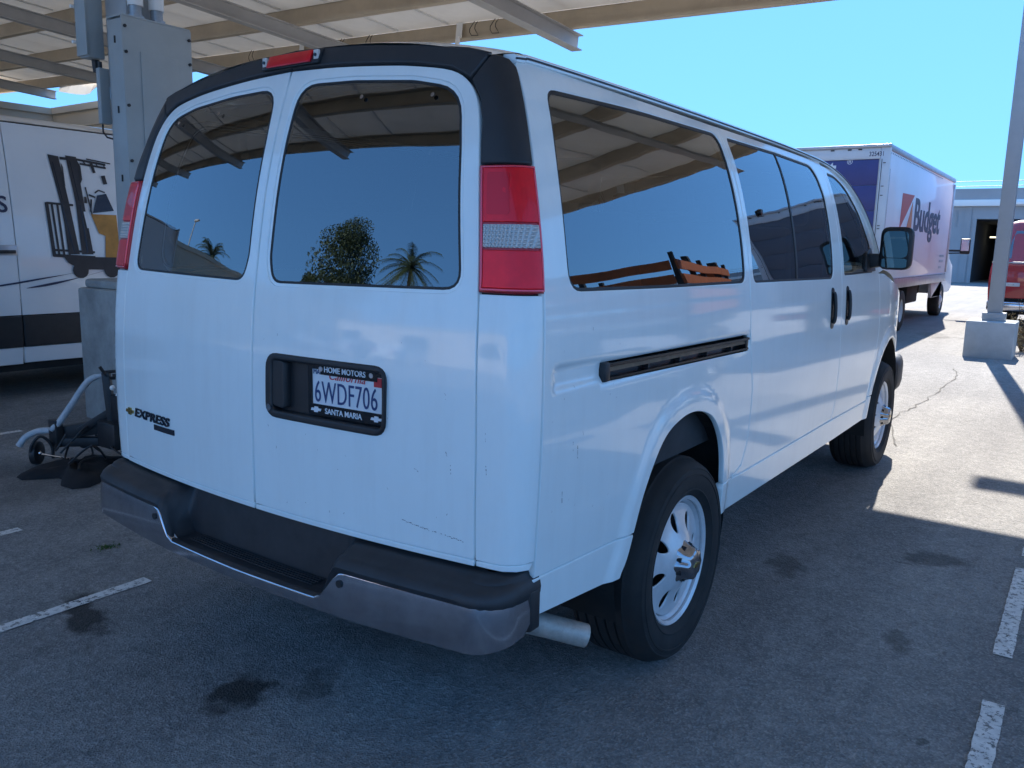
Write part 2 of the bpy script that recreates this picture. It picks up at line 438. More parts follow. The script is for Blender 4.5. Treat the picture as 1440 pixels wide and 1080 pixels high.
class MB:
    def __init__(s):
        s.v, s.f = [], []
    def add(s, vs_, fs):
        k = len(s.v)
        s.v += [tuple(p) for p in vs_]
        s.f += [tuple(i + k for i in f) for f in fs]
        return s
    def box(s, lo, hi):
        x0, y0, z0 = lo; x1, y1, z1 = hi
        return s.add([(x0, y0, z0), (x1, y0, z0), (x1, y1, z0), (x0, y1, z0), (x0, y0, z1), (x1, y0, z1), (x1, y1, z1), (x0, y1, z1)],
                     [(0, 3, 2, 1), (4, 5, 6, 7), (0, 1, 5, 4), (1, 2, 6, 5), (2, 3, 7, 6), (3, 0, 4, 7)])
    def prism(s, poly, f0, f1):
        n = len(poly)
        a = [f0(*p) for p in poly] + [f1(*p) for p in poly]
        return s.add(a, [tuple(range(n - 1, -1, -1)), tuple(range(n, 2 * n))] + [(i, (i + 1) % n, n + (i + 1) % n, n + i) for i in range(n)])
    def prism_y(s, poly, y0, y1):      # poly in (x, z)
        return s.prism(poly, lambda a, b: (a, y0, b), lambda a, b: (a, y1, b))
    def prism_x(s, poly, x0, x1):      # poly in (y, z)
        return s.prism(poly, lambda a, b: (x0, a, b), lambda a, b: (x1, a, b))
    def prism_z(s, poly, z0, z1):
        return s.prism(poly, lambda a, b: (a, b, z0), lambda a, b: (a, b, z1))
    def bar(s, p0, p1, w, h, upv=(0, 0, 1)):
        p0, p1 = Vector(p0), Vector(p1)
        d = (p1 - p0).normalized()
        u = Vector(upv)
        sd = d.cross(u)
        if sd.length < 1e-4: sd = d.cross(Vector((1, 0, 0)))
        sd.normalize(); u = sd.cross(d)
        a = []
        for p in (p0, p1):
            for i, j in ((-1, -1), (1, -1), (1, 1), (-1, 1)):
                a.append(p + sd * (i * w / 2) + u * (j * h / 2))
        return s.add(a, [(0, 1, 2, 3), (7, 6, 5, 4), (0, 4, 5, 1), (1, 5, 6, 2), (2, 6, 7, 3), (3, 7, 4, 0)])
    def tube(s, pts, r, n=10, caps=True, hollow=0):
        pts = [Vector(p) for p in pts]
        rs = r if isinstance(r, (list, tuple)) else [r] * len(pts)
        rings = []
        prev = None
        for i, p in enumerate(pts):
            d = (pts[min(i + 1, len(pts) - 1)] - pts[max(i - 1, 0)]).normalized()
            if prev is None:
                a = d.cross(Vector((0, 0, 1)))
                if a.length < 1e-3: a = d.cross(Vector((1, 0, 0)))
            else:
                a = prev - d * prev.dot(d)
            a.normalize(); prev = a
            c = d.cross(a)
            rings.append([p + (a * math.cos(t) + c * math.sin(t)) * rs[i] for t in [2 * math.pi * k / n for k in range(n)]])
        return s.loft(rings, caps)
    def loft(s, rings, caps=True, closed=True):
        n = len(rings[0])
        a = [p for r in rings for p in r]
        fs = []
        for i in range(len(rings) - 1):
            for k in range(n if closed else n - 1):
                k2 = (k + 1) % n
                fs.append((i * n + k, i * n + k2, (i + 1) * n + k2, (i + 1) * n + k))
        if caps and closed:
            fs.append(tuple(range(n - 1, -1, -1)))
            fs.append(tuple(range((len(rings) - 1) * n, len(rings) * n)))
        return s.add(a, fs)
    def lathe_y(s, prof, n=48, c=(0, 0, 0), rf=None):
        # prof: (radius, y); axis along y through c
        rings = []
        for r, y in prof:
            ring = []
            for k in range(n):
                t = 2 * math.pi * k / n
                rr = r * (rf(t, r, y) if rf else 1)
                ring.append((c[0] + rr * math.cos(t), c[1] + y, c[2] + rr * math.sin(t)))
            rings.append(ring)
        return s.loft(rings, caps=False)
    def sphere(s, c, r, nu=10, nv=7, sc=(1, 1, 1)):
        rings = []
        for i in range(nv + 1):
            ph = -math.pi / 2 + math.pi * i / nv
            rings.append([(c[0] + sc[0] * r * max(0.01, math.cos(ph)) * math.cos(2 * math.pi * k / nu), c[1] + sc[1] * r * max(0.01, math.cos(ph)) * math.sin(2 * math.pi * k / nu), c[2] + sc[2] * r * math.sin(ph)) for k in range(nu)])
        return s.loft(rings)
    def mesh(s, name, bev=0, smooth=None, seg=2):
        me = bpy.data.meshes.new(name)
        me.from_pydata(s.v, [], s.f)
        bm = bmesh.new()
        bm.from_mesh(me)
        bmesh.ops.recalc_face_normals(bm, faces=bm.faces)
        if bev:
            es = [e for e in bm.edges if len(e.link_faces) == 2 and e.calc_face_angle(0) > 0.5]
            bmesh.ops.bevel(bm, geom=es, offset=bev, segments=seg, affect='EDGES', profile=0.5, clamp_overlap=True)
        bm.to_mesh(me)
        bm.free()
        if smooth is None and bev: smooth = 40
        if smooth:
            me.shade_smooth()
            me.set_sharp_from_angle(angle=rad(smooth))
        return me
    def build(s, name, mat, parent=None, bev=0, smooth=None, seg=2):
        me = s.mesh(name, bev, smooth, seg)
        me.materials.append(M[mat])
        return link(bpy.data.objects.new(name, me), parent)

class Spl:                        # natural cubic spline
    def __init__(s, xs, ys):
        s.x, s.y = np.array(xs, float), np.array(ys, float)
        n = len(xs)
        h = np.diff(s.x)
        A = np.eye(n); r = np.zeros(n)
        for i in range(1, n - 1):
            A[i, i - 1], A[i, i], A[i, i + 1] = h[i - 1], 2 * (h[i - 1] + h[i]), h[i]
            r[i] = 6 * ((s.y[i + 1] - s.y[i]) / h[i] - (s.y[i] - s.y[i - 1]) / h[i - 1])
        s.m = np.linalg.solve(A, r)
        s.X, s.Y, s.Mm = s.x.tolist(), s.y.tolist(), s.m.tolist()
    def __call__(s, t):
        X = s.X
        t = min(max(t, X[0] - 0.2), X[-1] + 0.2)
        i = 0
        while i < len(X) - 2 and t > X[i + 1]: i += 1
        h = X[i + 1] - X[i]
        a, b = (X[i + 1] - t) / h, (t - X[i]) / h
        if a > 1: return s.Y[0] + (t - X[0]) * ((s.Y[1] - s.Y[0]) / h - h * s.Mm[1] / 6)
        return a * s.Y[i] + b * s.Y[i + 1] + ((a ** 3 - a) * s.Mm[i] + (b ** 3 - b) * s.Mm[i + 1]) * h * h / 6

def catmull(pts, n=6, closed=False):
    out = []
    N = len(pts)
    rng = range(N) if closed else range(N - 1)
    for i in rng:
        if closed: p = [pts[(i + k) % N] for k in (-1, 0, 1, 2)]
        else: p = [pts[max(i - 1, 0)], pts[i], pts[i + 1], pts[min(i + 2, N - 1)]]
        for k in range(n):
            t = k / n
            out.append(tuple(0.5 * (2 * p[1][d] + (p[2][d] - p[0][d]) * t + (2 * p[0][d] - 5 * p[1][d] + 4 * p[2][d] - p[3][d]) * t * t + (3 * p[1][d] - p[0][d] - 3 * p[2][d] + p[3][d]) * t ** 3) for d in range(len(p[0]))))
    if not closed: out.append(tuple(pts[-1]))
    return out

def roundpoly(pts, r, n=5):
    """round the corners of a polygon; r one value or one per corner"""
    out = []
    N = len(pts)
    for i in range(N):
        p0, p1, p2 = Vector(pts[i - 1]), Vector(pts[i]), Vector(pts[(i + 1) % N])
        rr = r[i] if isinstance(r, (list, tuple)) else r
        a, b = (p0 - p1), (p2 - p1)
        d = min(rr, a.length * 0.48, b.length * 0.48)
        if d < 1e-5:
            out.append(tuple(p1)); continue
        q0, q2 = p1 + a.normalized() * d, p1 + b.normalized() * d
        for k in range(n + 1):
            t = k / n
            out.append(tuple(q0 * (1 - t) ** 2 + p1 * 2 * t * (1 - t) + q2 * t * t))
    return out

def area2(p):
    return sum(p[i - 1][0] * p[i][1] - p[i][0] * p[i - 1][1] for i in range(len(p)))

def offset2(loop, d):              # move left of travel by d
    N = len(loop)
    out = []
    for i in range(N):
        p0, p1, p2 = Vector(loop[i - 1]), Vector(loop[i]), Vector(loop[(i + 1) % N])
        a, b = p1 - p0, p2 - p1
        if a.length < 1e-9: a = b
        if b.length < 1e-9: b = a
        a.normalize(); b.normalize()
        n = Vector((-a.y - b.y, a.x + b.x))
        if n.length < 1e-6: n = Vector((-a.y, a.x))
        n.normalize()
        c = max(0.45, n.dot(Vector((-a.y, a.x))))
        q = p1 + n * (d / c)
        out.append((q.x, q.y))
    return out

def grow(loop, d):                 # enlarge a polygon by d whatever its winding
    return offset2(loop, -d if area2(loop) > 0 else d)

def resample(loop, step):
    out = []
    N = len(loop)
    for i in range(N):
        a, b = Vector(loop[i]), Vector(loop[(i + 1) % N])
        k = max(1, int(math.ceil((b - a).length / step)))
        if (b - a).length < 1e-6: continue
        for j in range(k):
            q = a + (b - a) * (j / k)
            out.append((q.x, q.y))
    return out

def inside(p, loop):
    c = False
    x, y = p
    j = len(loop) - 1
    for i in range(len(loop)):
        xi, yi = loop[i]; xj, yj = loop[j]
        if (yi > y) != (yj > y) and x < (xj - xi) * (y - yi) / (yj - yi) + xi: c = not c
        j = i
    return c

def panel(name, outer, holes, f, mat, parent, step=0.045, t=0.02, edge=0.0025, outward=None):
    """sheet cut in a 2D outline with holes, laid on the surface f(u, v); rounded, returned edges; exact normals"""
    if area2(outer) < 0: outer = outer[::-1]
    loops = [resample(outer, step)]
    for h in holes:
        h = h[::-1] if area2(h) > 0 else h
        loops.append(resample(h, step))
    inner = [offset2(l, edge) for l in loops]
    pts, edges = [], []
    for l in inner:
        k = len(pts)
        pts += l
        edges += [(k + i, k + (i + 1) % len(l)) for i in range(len(l))]
    us = [p[0] for p in outer]; vs_ = [p[1] for p in outer]
    nb = len(pts)
    allb = np.array(pts)
    nu = int((max(us) - min(us)) / step); nv = int((max(vs_) - min(vs_)) / (step * 0.87))
    for j in range(nv + 1):
        for i in range(nu + 1):
            p = (min(us) + (i + 0.5 + 0.5 * (j % 2)) * step, min(vs_) + (j + 0.5) * step * 0.87)
            if not inside(p, inner[0]) or any(inside(p, h) for h in inner[1:]): continue
            if np.min((allb[:nb, 0] - p[0]) ** 2 + (allb[:nb, 1] - p[1]) ** 2) < (0.45 * step) ** 2: continue
            pts.append(p)
    vo, _, fo, vi, _, _ = delaunay_2d_cdt([Vector(p) for p in pts], edges, [], 0, 1e-7)
    idx = {}
    for k, src in enumerate(vi):
        for q in src: idx[q] = k
    P2 = [(v.x, v.y) for v in vo]
    fs = []
    for tri in fo:
        c = (sum(P2[i][0] for i in tri) / len(tri), sum(P2[i][1] for i in tri) / len(tri))
        if inside(c, inner[0]) and not any(inside(c, h) for h in inner[1:]): fs.append(tuple(tri))
    def nrm(u, v):
        e = 0.004
        a = Vector(f(u + e, v)) - Vector(f(u - e, v)); b = Vector(f(u, v + e)) - Vector(f(u, v - e))
        return a.cross(b).normalized()
    mid = P2[0]
    n0 = nrm(*mid)
    sg = 1 if outward is None or n0.dot(Vector(outward)) > 0 else -1
    V = [Vector(f(*p)) for p in P2]
    Nn = [nrm(*p) * sg for p in P2]
    F = [t_ if sg > 0 else t_[::-1] for t_ in fs]
    k0 = 0
    for l, li in zip(loops, inner):
        n = len(l)
        base = len(V)
        ring_top = [idx[k0 + i] for i in range(n)]
        for i in range(n):
            q = l[i]
            nn = nrm(*q) * sg
            o = (Vector(f(*q)) - Vector(f(*li[i]))).normalized()
            V.append(Vector(f(*q)) - nn * edge); Nn.append((nn + o * 1.6).normalized())
        for i in range(n):
            q = l[i]
            nn = nrm(*q) * sg
            o = (Vector(f(*q)) - Vector(f(*li[i]))).normalized()
            V.append(Vector(f(*q)) - nn * t); Nn.append(o)
        for i in range(n):
            j = (i + 1) % n
            a = (ring_top[i], ring_top[j], base + j, base + i)
            b = (base + i, base + j, base + n + j, base + n + i)
            for qd in (a, b):
                F.append(qd[::-1] if sg > 0 else qd)
        k0 += n
    me = bpy.data.meshes.new(name)
    me.from_pydata([tuple(v) for v in V], [], F)
    me.shade_smooth()
    me.validate()
    if len(me.vertices) == len(Nn):
        me.normals_split_custom_set_from_vertices([tuple(n) for n in Nn])
    me.materials.append(M[mat])
    return link(bpy.data.objects.new(name, me), parent)

def text_mb(body, size, depth=0.002, bold=0.0, shear=0.0, sx=1.0, place=None, align='LEFT', spacing=1.0):
    """letters as raised flat print; place(x, y, h) -> world"""
    cu = bpy.data.curves.new("text", 'FONT')
    cu.body = body; cu.size = size; cu.extrude = depth; cu.offset = bold; cu.shear = shear
    cu.align_x = align; cu.resolution_u = 4; cu.space_character = spacing
    o = bpy.data.objects.new("text", cu)
    COL.objects.link(o)
    dg = bpy.context.evaluated_depsgraph_get()
    me = bpy.data.meshes.new_from_object(o.evaluated_get(dg))
    mb = MB()
    mb.add([place(v.co.x * sx, v.co.y, v.co.z) for v in me.vertices], [tuple(p.vertices) for p in me.polygons])
    bpy.data.objects.remove(o)
    bpy.data.curves.remove(cu)
    bpy.data.meshes.remove(me)
    return mb

def bowtie(w, h):                  # cross-shaped emblem outline, centred
    a, b = w / 2, h / 2
    return [(-a, -b * .45), (-a * .42, -b * .45), (-a * .36, -b), (a * .30, -b), (a * .36, -b * .45), (a * .86, -b * .45), (a, b * .45), (a * .42, b * .45), (a * .36, b), (-a * .30, b), (-a * .36, b * .45), (-a * .86, b * .45)]

# ================================================================ ground
g = MB().add([(-400, -400, 0), (600, -400, 0), (600, 400, 0), (-400, 400, 0)], [(0, 1, 2, 3)]).build("ground", "asphalt")
tag(g, "worn grey asphalt of the parking lot", kind="structure")

def line(x0, x1, y, w=0.066):
    mb = MB()
    n = max(2, int(abs(x1 - x0) / 0.03))
    lft, rgt = [], []
    for i in range(n + 1):
        x = x0 + (x1 - x0) * i / n
        lft.append((x, y + w / 2 + random.uniform(-.002, .002), 0.004))
        rgt.append((x, y - w / 2 + random.uniform(-.002, .002), 0.004))
    mb.add(lft + rgt, [(i, n + 1 + i, n + 2 + i, i + 1) for i in range(n)])
    o = mb.build("parking_line", "line_paint")
    tag(o, kind="structure")
    return o
for a in ((-4.5, 0.32, 1.20), (-4.0, 0.27, 2.29), (-3.0, 1.28, 4.55), (-3.5, 1.50, -1.96), (1.90, 2.98, -1.95), (3.18, 3.46, -1.96), (9.2, 12.6, 4.4)):
    line(*a)

def crack(pts, w):
    mb = MB()
    p = catmull(pts, 7)
    L, R = [], []
    for i, (x, y) in enumerate(p):
        x += random.uniform(-.035, .035); y += random.uniform(-.02, .02)
        ww = w * random.uniform(0.2, 1.0) * (0.15 if i in (0, len(p) - 1) else 1)
        a, b = p[max(i - 1, 0)], p[min(i + 1, len(p) - 1)]
        d = Vector((b[0] - a[0], b[1] - a[1])).normalized()
        L.append((x - d.y * ww, y + d.x * ww, 0.0045)); R.append((x + d.y * ww, y - d.x * ww, 0.0045))
    n = len(p)
    mb.add(L + R, [(i, n + i, n + 1 + i, i + 1) for i in range(n - 1)])
    return mb.build("crack", "crack_fill", g)
crack([(5.3, -.95), (6.46, -.7), (7.41, -.75), (8.53, -.78), (9.89, -.79), (10.72, -.64)], .010)
crack([(14.9, .25), (15.3, -.1), (15.2, -.7), (15.8, -1.2)], .025)

# moss tuft growing out of the asphalt
mb = MB()
for i in range(70):
    a, r = random.uniform(0, 6.28), random.uniform(0, .06)
    x, y = .41 + r * math.cos(a) * 1.3, 1.71 + r * math.sin(a)
    h = random.uniform(.006, .02)
    t = random.uniform(0, 3.14)
    mb.add([(x - .004 * math.cos(t), y - .004 * math.sin(t), 0.001), (x + .004 * math.cos(t), y + .004 * math.sin(t), 0.001), (x + random.uniform(-.01, .01), y + random.uniform(-.01, .01), h)], [(0, 1, 2)])
tag(mb.build("moss", "moss"), "small tuft of green moss on the asphalt behind the van", "moss", kind="stuff")

# ================================================================ carport
# local frame: a runs back from the front edge, b along the front edge, c up from the purlins' undersides
ey = Vector((.047, 1, .046)).normalized()
ex = Vector((-1, .047, .07)); ex = (ex - ey * ex.dot(ey)).normalized()
ez = ex.cross(ey)
if ez.z < 0: ez = -ez
org = Vector((8.63, 4.3, 4.45))
def CP(a, b, c): return org + ex * a + ey * b + ez * c
port = thing("carport", "tall open carport roof of white panels on tan purlins and grey beams", "carport", (2.23, 4.3, 0))
PI_ = Matrix.Translation((-2.23, -4.3, 0))
def cb(mb, lo, hi):
    k = MB().box(lo, hi)
    mb.add([PI_ @ CP(*p) for p in k.v], k.f)
    return mb
B0, B1 = -11.0, 25.3
for i in range(10):
    a = i * 1.47
    mb = MB()
    cb(mb, (a, B0, 0), (a + .012, B1, .27))                 # web
    cb(mb, (a, B0, 0), (a + .09, B1, .012))                 # lower flange
    cb(mb, (a - .078, B0, .258), (a + .012, B1, .27))       # upper flange
    cb(mb, (a + .078, B0, .012), (a + .09, B1, .035))       # lip
    mb.build("purlin", "purlin_paint", port)
for b in (-6.6, 0, 4.1, 8.2, 12.3, 16.4, 20.5):
    mb = MB()
    cb(mb, (-.26, b - .006, -.20), (13.5, b + .006, -.004))
    cb(mb, (-.26, b - .085, -.21), (13.5, b + .085, -.195))
    cb(mb, (-.26, b - .085, -.014), (13.5, b + .085, -.002))
    mb.build("beam", "beam_paint", port)
# roof panels (each with its own edges) and the slim rails between them
def loc_box(lo, hi):
    k = MB().box(lo, hi)
    return k
pw, pl_ = 1.10, 1.47
pk = MB()
pk.add([ex * p[0] + ey * p[1] + ez * p[2] for p in MB().box((.0, .0, .275), (pl_ - .0006, pw - .0006, .315)).v], MB().box((0, 0, 0), (1, 1, 1)).f)
pme = pk.mesh("roof_panel"); pme.materials.append(M["panel_back"])
rk = MB()
rk.add([ex * p[0] + ey * p[1] + ez * p[2] for p in MB().box((.10, -.016, .245), (pl_ - .10, .016, .27)).v], MB().box((0, 0, 0), (1, 1, 1)).f)
rme = rk.mesh("rail"); rme.materials.append(M["rail_white"])
for i in range(9):
    for j in range(33):
        o = link(bpy.data.objects.new("roof_panel", pme), port)
        o.location = PI_ @ CP(i * pl_, B0 + j * pw, 0)
        if (i * 7 + j * 3) % 5 != 0:
            o2 = link(bpy.data.objects.new("rail", rme), port)
            o2.location = PI_ @ CP(i * pl_, B0 + j * pw, 0)
# bent flashing hanging off the front edge
mb = MB()
pts = []
for k in range(9):
    t = k / 8
    pts.append((t * 2.6, -.02 - .16 * math.sin(t * 2.4) ** 2 * (1 - .3 * t)))
top = [PI_ @ CP(-.03 - .05 * math.sin(q[0] * 2), 12.9 + q[0], .06) for q in pts]
bot = [PI_ @ CP(-.05 + .10 * math.sin(q[0] * 3), 12.9 + q[0], q[1] - .05) for q in pts]
mb.add(top + bot, [(i, i + 1, 10 + i, 9 + i) for i in range(8)])
mb.build("bent_flashing", "panel_back", port)
# brackets with hanging wires on the front purlin
for b in (1.9, 5.7):
    cb(MB(), (.0, 0, 0), (.1, .1, .1))
    mb = cb(MB(), (.09, b, .03), (.10, b + .12, .25))
    mb = cb(mb, (.09, b + .03, -.06), (.13, b + .09, .05))
    mb.build("bracket", "rail_white", port)
for b in (1.2, 1.6, 3.9, 4.6, 7.2, 9.5):
    p = [PI_ @ CP(.10, b + .05 * math.sin(k), .24 - .05 * k) for k in range(5)] + [PI_ @ CP(.12, b + .08 + .05 * math.sin(k), .04 + .05 * k) for k in range(5)]
    MB().tube(p, .006, 5).build("hanging_wire", "steel_black", port)
# column and pedestal
mb = MB()
mb.box((-.15, -.15, 1.1), (.15, .15, 4.75))
mb.build("column", "column_paint", port, bev=.02)
mb = MB().prism_z([(-.38, -.30), (.42, -.30), (.42, .45), (-.32, .45), (-.38, .39)], -.02, 1.08)
mb.prism_z([(-.34, -.26), (.38, -.26), (.38, .41), (-.28, .41), (-.34, .35)], 1.08, 1.15)
mb.build("pedestal", "concrete", port, bev=.025)

# electrical cabinet on the column
c = thing("electrical_cabinet", "tall grey electrical cabinet strapped to the carport column", "cabinet", (2.20, 3.95, 1.16))
MB().box((-.275, 0, 0), (.275, .197, 1.92)).build("body", "cabinet_paint", c, bev=.006)
MB().box((-.285, -.014, -.004), (.285, -.001, 1.93)).build("cover", "cabinet_paint", c, bev=.004)
d = MB().box((-.15, -.024, .20), (.16, -.0145, 1.70)).build("door", "cabinet_paint", c, bev=.003)
MB().box((.125, -.032, 1.28), (.14, -.0245, 1.36)).build("latch", "black_plastic", d, bev=.002)
for z in (.14, .5, .9, 1.3, 1.68, 1.86):
    for x in (-.262, .262):
        if x > 0 and z < 1.6: continue
        MB().tube([(x, -.0145, z), (x, -.026, z)], .012, 8).build("screw", "steel_black", c)
for z in (.25, .75, 1.25, 1.75):
    MB().box((-.284, .09, z), (-.2755, .10, z + .05)).build("slot", "steel_black", c)
mb = MB().box((-.28, -.01, 1.931), (.28, .197, 1.945)); mb.build("rain_hood", "cabinet_paint", c, bev=.003)
for k, (x, lab) in enumerate(((-.10, "left of the two fat grey conduits rising from the tall cabinet"), (.07, "right of the two fat grey conduits rising from the tall cabinet"))):
    t = thing("conduit", lab, "conduit", (2.20 + x, 4.05, 3.106), group="conduits above the cabinet")
    MB().tube([(0, 0, 0), (0, 0, .12), (0, 0, 1.3)], .045, 14).build("pipe", "conduit", t, smooth=40)
    MB().tube([(0, 0, .10), (0, 0, .2)], .056, 14).build("coupling", "rail_white", t, smooth=40)
    MB().tube([(0, 0, 0), (0, 0, .03)], .062, 8).build("locknut", "conduit", t)
# small boxes on the other face
c = thing("junction_box", "flat grey junction box with hinges high on the carport column", "junction box", (2.02, 4.46, 2.86))
MB().box((-.08, 0, 0), (.05, .13, .95)).build("body", "cabinet_paint", c, bev=.008)
MB().box((-.098, -.010, .012), (-.081, .140, .938)).build("lid", "cabinet_paint", c, bev=.004)
for z in (.12, .38, .64):
    MB().tube([(-.12, .152, z), (-.085, .152, z)], .014, 8).build("hinge", "rail_white", c)
MB().tube([(0.02, .09, 0), (0.02, .09, -.09)], [.03, .022], 10).build("cable_gland", "black_plastic", c)
c = thing("meter_box", "narrow pale meter box below the junction box on the column", "meter box", (2.03, 4.43, 2.37))
MB().box((-.03, 0, 0), (.05, .055, .42)).build("body", "cabinet_paint", c, bev=.006)
MB().tube([(.0, .05, 0), (.0, .05, -.06), (.02, .03, -.10), (.05, .0, -.11)], .007, 7).build("cable", "steel_black", c)
MB().tube([(.0, .04, .42), (.0, .04, .47)], .016, 8).build("nipple", "black_plastic", c)

# ================================================================ buildings
# tan building beyond the white work van
c = thing("tan_building", "low tan stucco building behind the white van with forklift print", "building", (10.2, 22, 0))
MB().box((-40, 0, 0), (0, 12, 4.75)).build("wall", "tan_stucco", c)
MB().box((.002, -14, 0), (14, 12, 4.755)).build("wing_wall", "tan_stucco", c)
MB().box((-40, -.06, 4.752), (0, .3, 4.92)).build("coping", "tan_stucco", c)
MB().box((-.06, -14.06, 4.757), (.3, .3, 4.925)).build("coping", "tan_stucco", c)
MB().box((-.02, -14, 4.36), (.0, 0, 4.40)).build("reglet", "purlin_paint", c)

# grey-blue workshop at the far end of the lot
c = thing("workshop_building", "far grey blue workshop with white fascia and open garage bay", "building", (50, 3, 0))
for (y0, y1) in ((.72, 14.0), (-30.0, -3.6)):
    MB().box((0, y0, 0), (.3, y1, 3.44)).build("wall", "blue_wall", c)
MB().box((0, -30, 3.44), (.3, 14, 4.12)).build("wall", "blue_wall", c)
MB().box((.3, -30, 0), (18, -29.7, 4.1)).build("wall", "blue_wall", c)
MB().box((.3, 13.7, 0), (18, 14, 4.1)).build("wall", "blue_wall", c)
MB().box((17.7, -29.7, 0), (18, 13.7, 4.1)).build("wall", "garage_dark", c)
MB().box((-.25, -30, 4.12), (18, 14.2, 4.46)).build("fascia", "white_fascia", c, bev=.02)
MB().box((-.12, -30, 4.465), (18, 14.1, 5.05)).build("parapet", "grey_parapet", c)
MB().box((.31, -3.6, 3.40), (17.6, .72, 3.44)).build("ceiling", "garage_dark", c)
for y in (.72, -3.6):
    MB().box((-.05, y - .09, 0), (-.002, y + .09, 3.44)).build("door_jamb", "grey_parapet", c)
MB().box((-.04, .9, 0), (-.002, 1.25, 4.1)).build("pilaster", "grey_parapet", c)
MB().box((6, -3.0, 2.55), (6.15, .5, 2.63)).build("strip_light", "tube_light", c)
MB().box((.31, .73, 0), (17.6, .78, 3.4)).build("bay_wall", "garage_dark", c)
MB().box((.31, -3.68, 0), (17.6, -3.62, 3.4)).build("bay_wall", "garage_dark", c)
MB().tube([(-.06, 1.6, 3.9), (-.06, 1.6, 3.0)], .02, 6).build("downpipe", "grey_parapet", c)
MB().box((-.45, -1.6, 4.18), (-.26, -.8, 4.34)).build("wall_lamp", "white_fascia", c, bev=.02)
def make_car(name, label, loc, rz, paint, grp=None):
    c = thing(name, label, "car", loc, rz, grp)
    prof = [(0, .35), (0, .75), (.08, .95), (.35, 1.0), (.9, 1.42), (2.3, 1.45), (3.0, 1.05), (4.1, .9), (4.3, .6), (4.3, .3)]
    MB().prism_y(prof, -.85, .85).build("body", paint, c, bev=.06)
    MB().prism_y([(.42, 1.02), (.92, 1.38), (.96, 1.38), (.46, 1.02)], -.65, .65).build("rear_window", "privacy_glass", c)
    for y in (-.7, .62):
        MB().box((-.02, y - .1, .72), (.05, y + .18, .9)).build("tail_light", "red_lens", c, bev=.01)
    for x in (.8, 3.4):
        for y in (-.8, .62):
            MB().lathe_y([(.0, 0), (.3, 0), (.32, .03), (.32, .16), (.3, .18), (0, .18)], 20, (x, y, .32)).build("wheel", "tyre_rubber", c)
    for s in (-1, 1):
        MB().prism_y([(.98, 1.04), (1.2, 1.36), (2.2, 1.38), (2.8, 1.06)], s * .856 - .003, s * .856 + .003).build("side_window", "privacy_glass", c)
    MB().prism_y([(2.36, 1.40), (2.98, 1.04), (3.02, 1.07), (2.42, 1.43)], -.68, .68).build("windshield", "privacy_glass", c)
    MB().box((-.025, -.16, .55), (-.002, .16, .68)).build("number_plate", "plate_white", c)
    return c
make_car("silver_car", "silver car parked inside the dark workshop bay", (54.5, 2.1, 0), 0, "alu_trim")

# utility wires far off
for k, z in enumerate((6.05, 5.75)):
    p = [(58, -60 + 130 * i / 16, z + .9 * ((i - 8) / 8) ** 2) for i in range(17)]
    t = MB().tube(p, .018, 5).build("utility_wire", "steel_black")
    tag(t, ["upper", "lower"][k] + " thin utility wire crossing above the far workshop roof", "wire")
t = thing("utility_pole", "wooden utility pole carrying the wires past the far workshop", "pole", (58, -60, 0))
MB().tube([(0, 0, 0), (0, 0, 8)], [.16, .11], 10).build("post", "bark", t, smooth=40)
t = thing("utility_pole", "wooden utility pole holding the other end of the wires", "pole", (58, 70, 0))
MB().tube([(0, 0, 0), (0, 0, 8)], [.16, .11], 10).build("post", "bark", t, smooth=40)

# light pole on its concrete block
c = thing("light_pole", "square grey light pole on a pale concrete block at right", "light pole", (12.68, -.88, 0))
MB().box((-.33, -.31, -.02), (.33, .33, .54)).build("concrete_base", "block_paint", c, bev=.02)
MB().box((-.15, -.15, .54), (.15, .15, .66)).build("base_cover", "pole_paint", c, bev=.008)
MB().box((-.095, -.095, .66), (.095, .095, 7.0)).build("post", "pole_paint", c, bev=.012)
for s in (-1, 1):
    a = MB().box((-.14, min(s * .1, s * .62), 6.93), (.14, max(s * .1, s * .62), 7.05)).build("lamp_head", "pole_paint", c, bev=.015)
MB().box((.12, -.30, .54), (.16, -.20, .545)).build("chip", "concrete", c)

# ================================================================ the van
van = thing("passenger_van", "white passenger van seen from its rear corner, under the carport", "van", (0, 0, 0))
W = Spl([.30, .42, .6, .8, 1.0, 1.2, 1.39, 1.55, 1.7, 1.8, 1.9, 1.96, 2.03, 2.08], [.935, .945, .956, .965, .969, .964, .949, .922, .885, .853, .812, .780, .730, .68])
LEAN = Spl([.3, .6, .97, 1.134, 1.32, 1.463, 1.618, 1.789, 1.954, 2.004, 2.09], [.006, .0, -.001, .004, .019, .040, .067, .109, .162, .180, .214])
CR = .066
TH0 = math.atan(2 * CR * .87 / .757 * .93)
def rr(z): return .085 if z < 1.25 else .062 if z > 1.75 else .085 - .023 * (z - 1.25) / .5
def rear(s, z):
    r = rr(z)
    y0 = W(z) - r * (1 - math.sin(TH0))
    a, sg = abs(s), (1 if s >= 0 else -1)
    if a <= y0:
        return (LEAN(z) + CR * (a / .87) ** 2, s, z)
    x0 = LEAN(z) + CR * (y0 / .87) ** 2
    th = TH0 + (a - y0) / r
    if th <= math.pi / 2:
        return (x0 + r * (math.cos(TH0) - math.cos(th)), sg * (y0 + r * (math.sin(th) - math.sin(TH0))), z)
    return (x0 + r * math.cos(TH0) + (th - math.pi / 2) * r, sg * W(z), z)
def s_seam(z):                     # arc position where the corner meets the side
    r = rr(z)
    return W(z) - r * (1 - math.sin(TH0)) + r * (math.pi / 2 - TH0)
def x_seam(z): return rear(s_seam(z), z)[0]

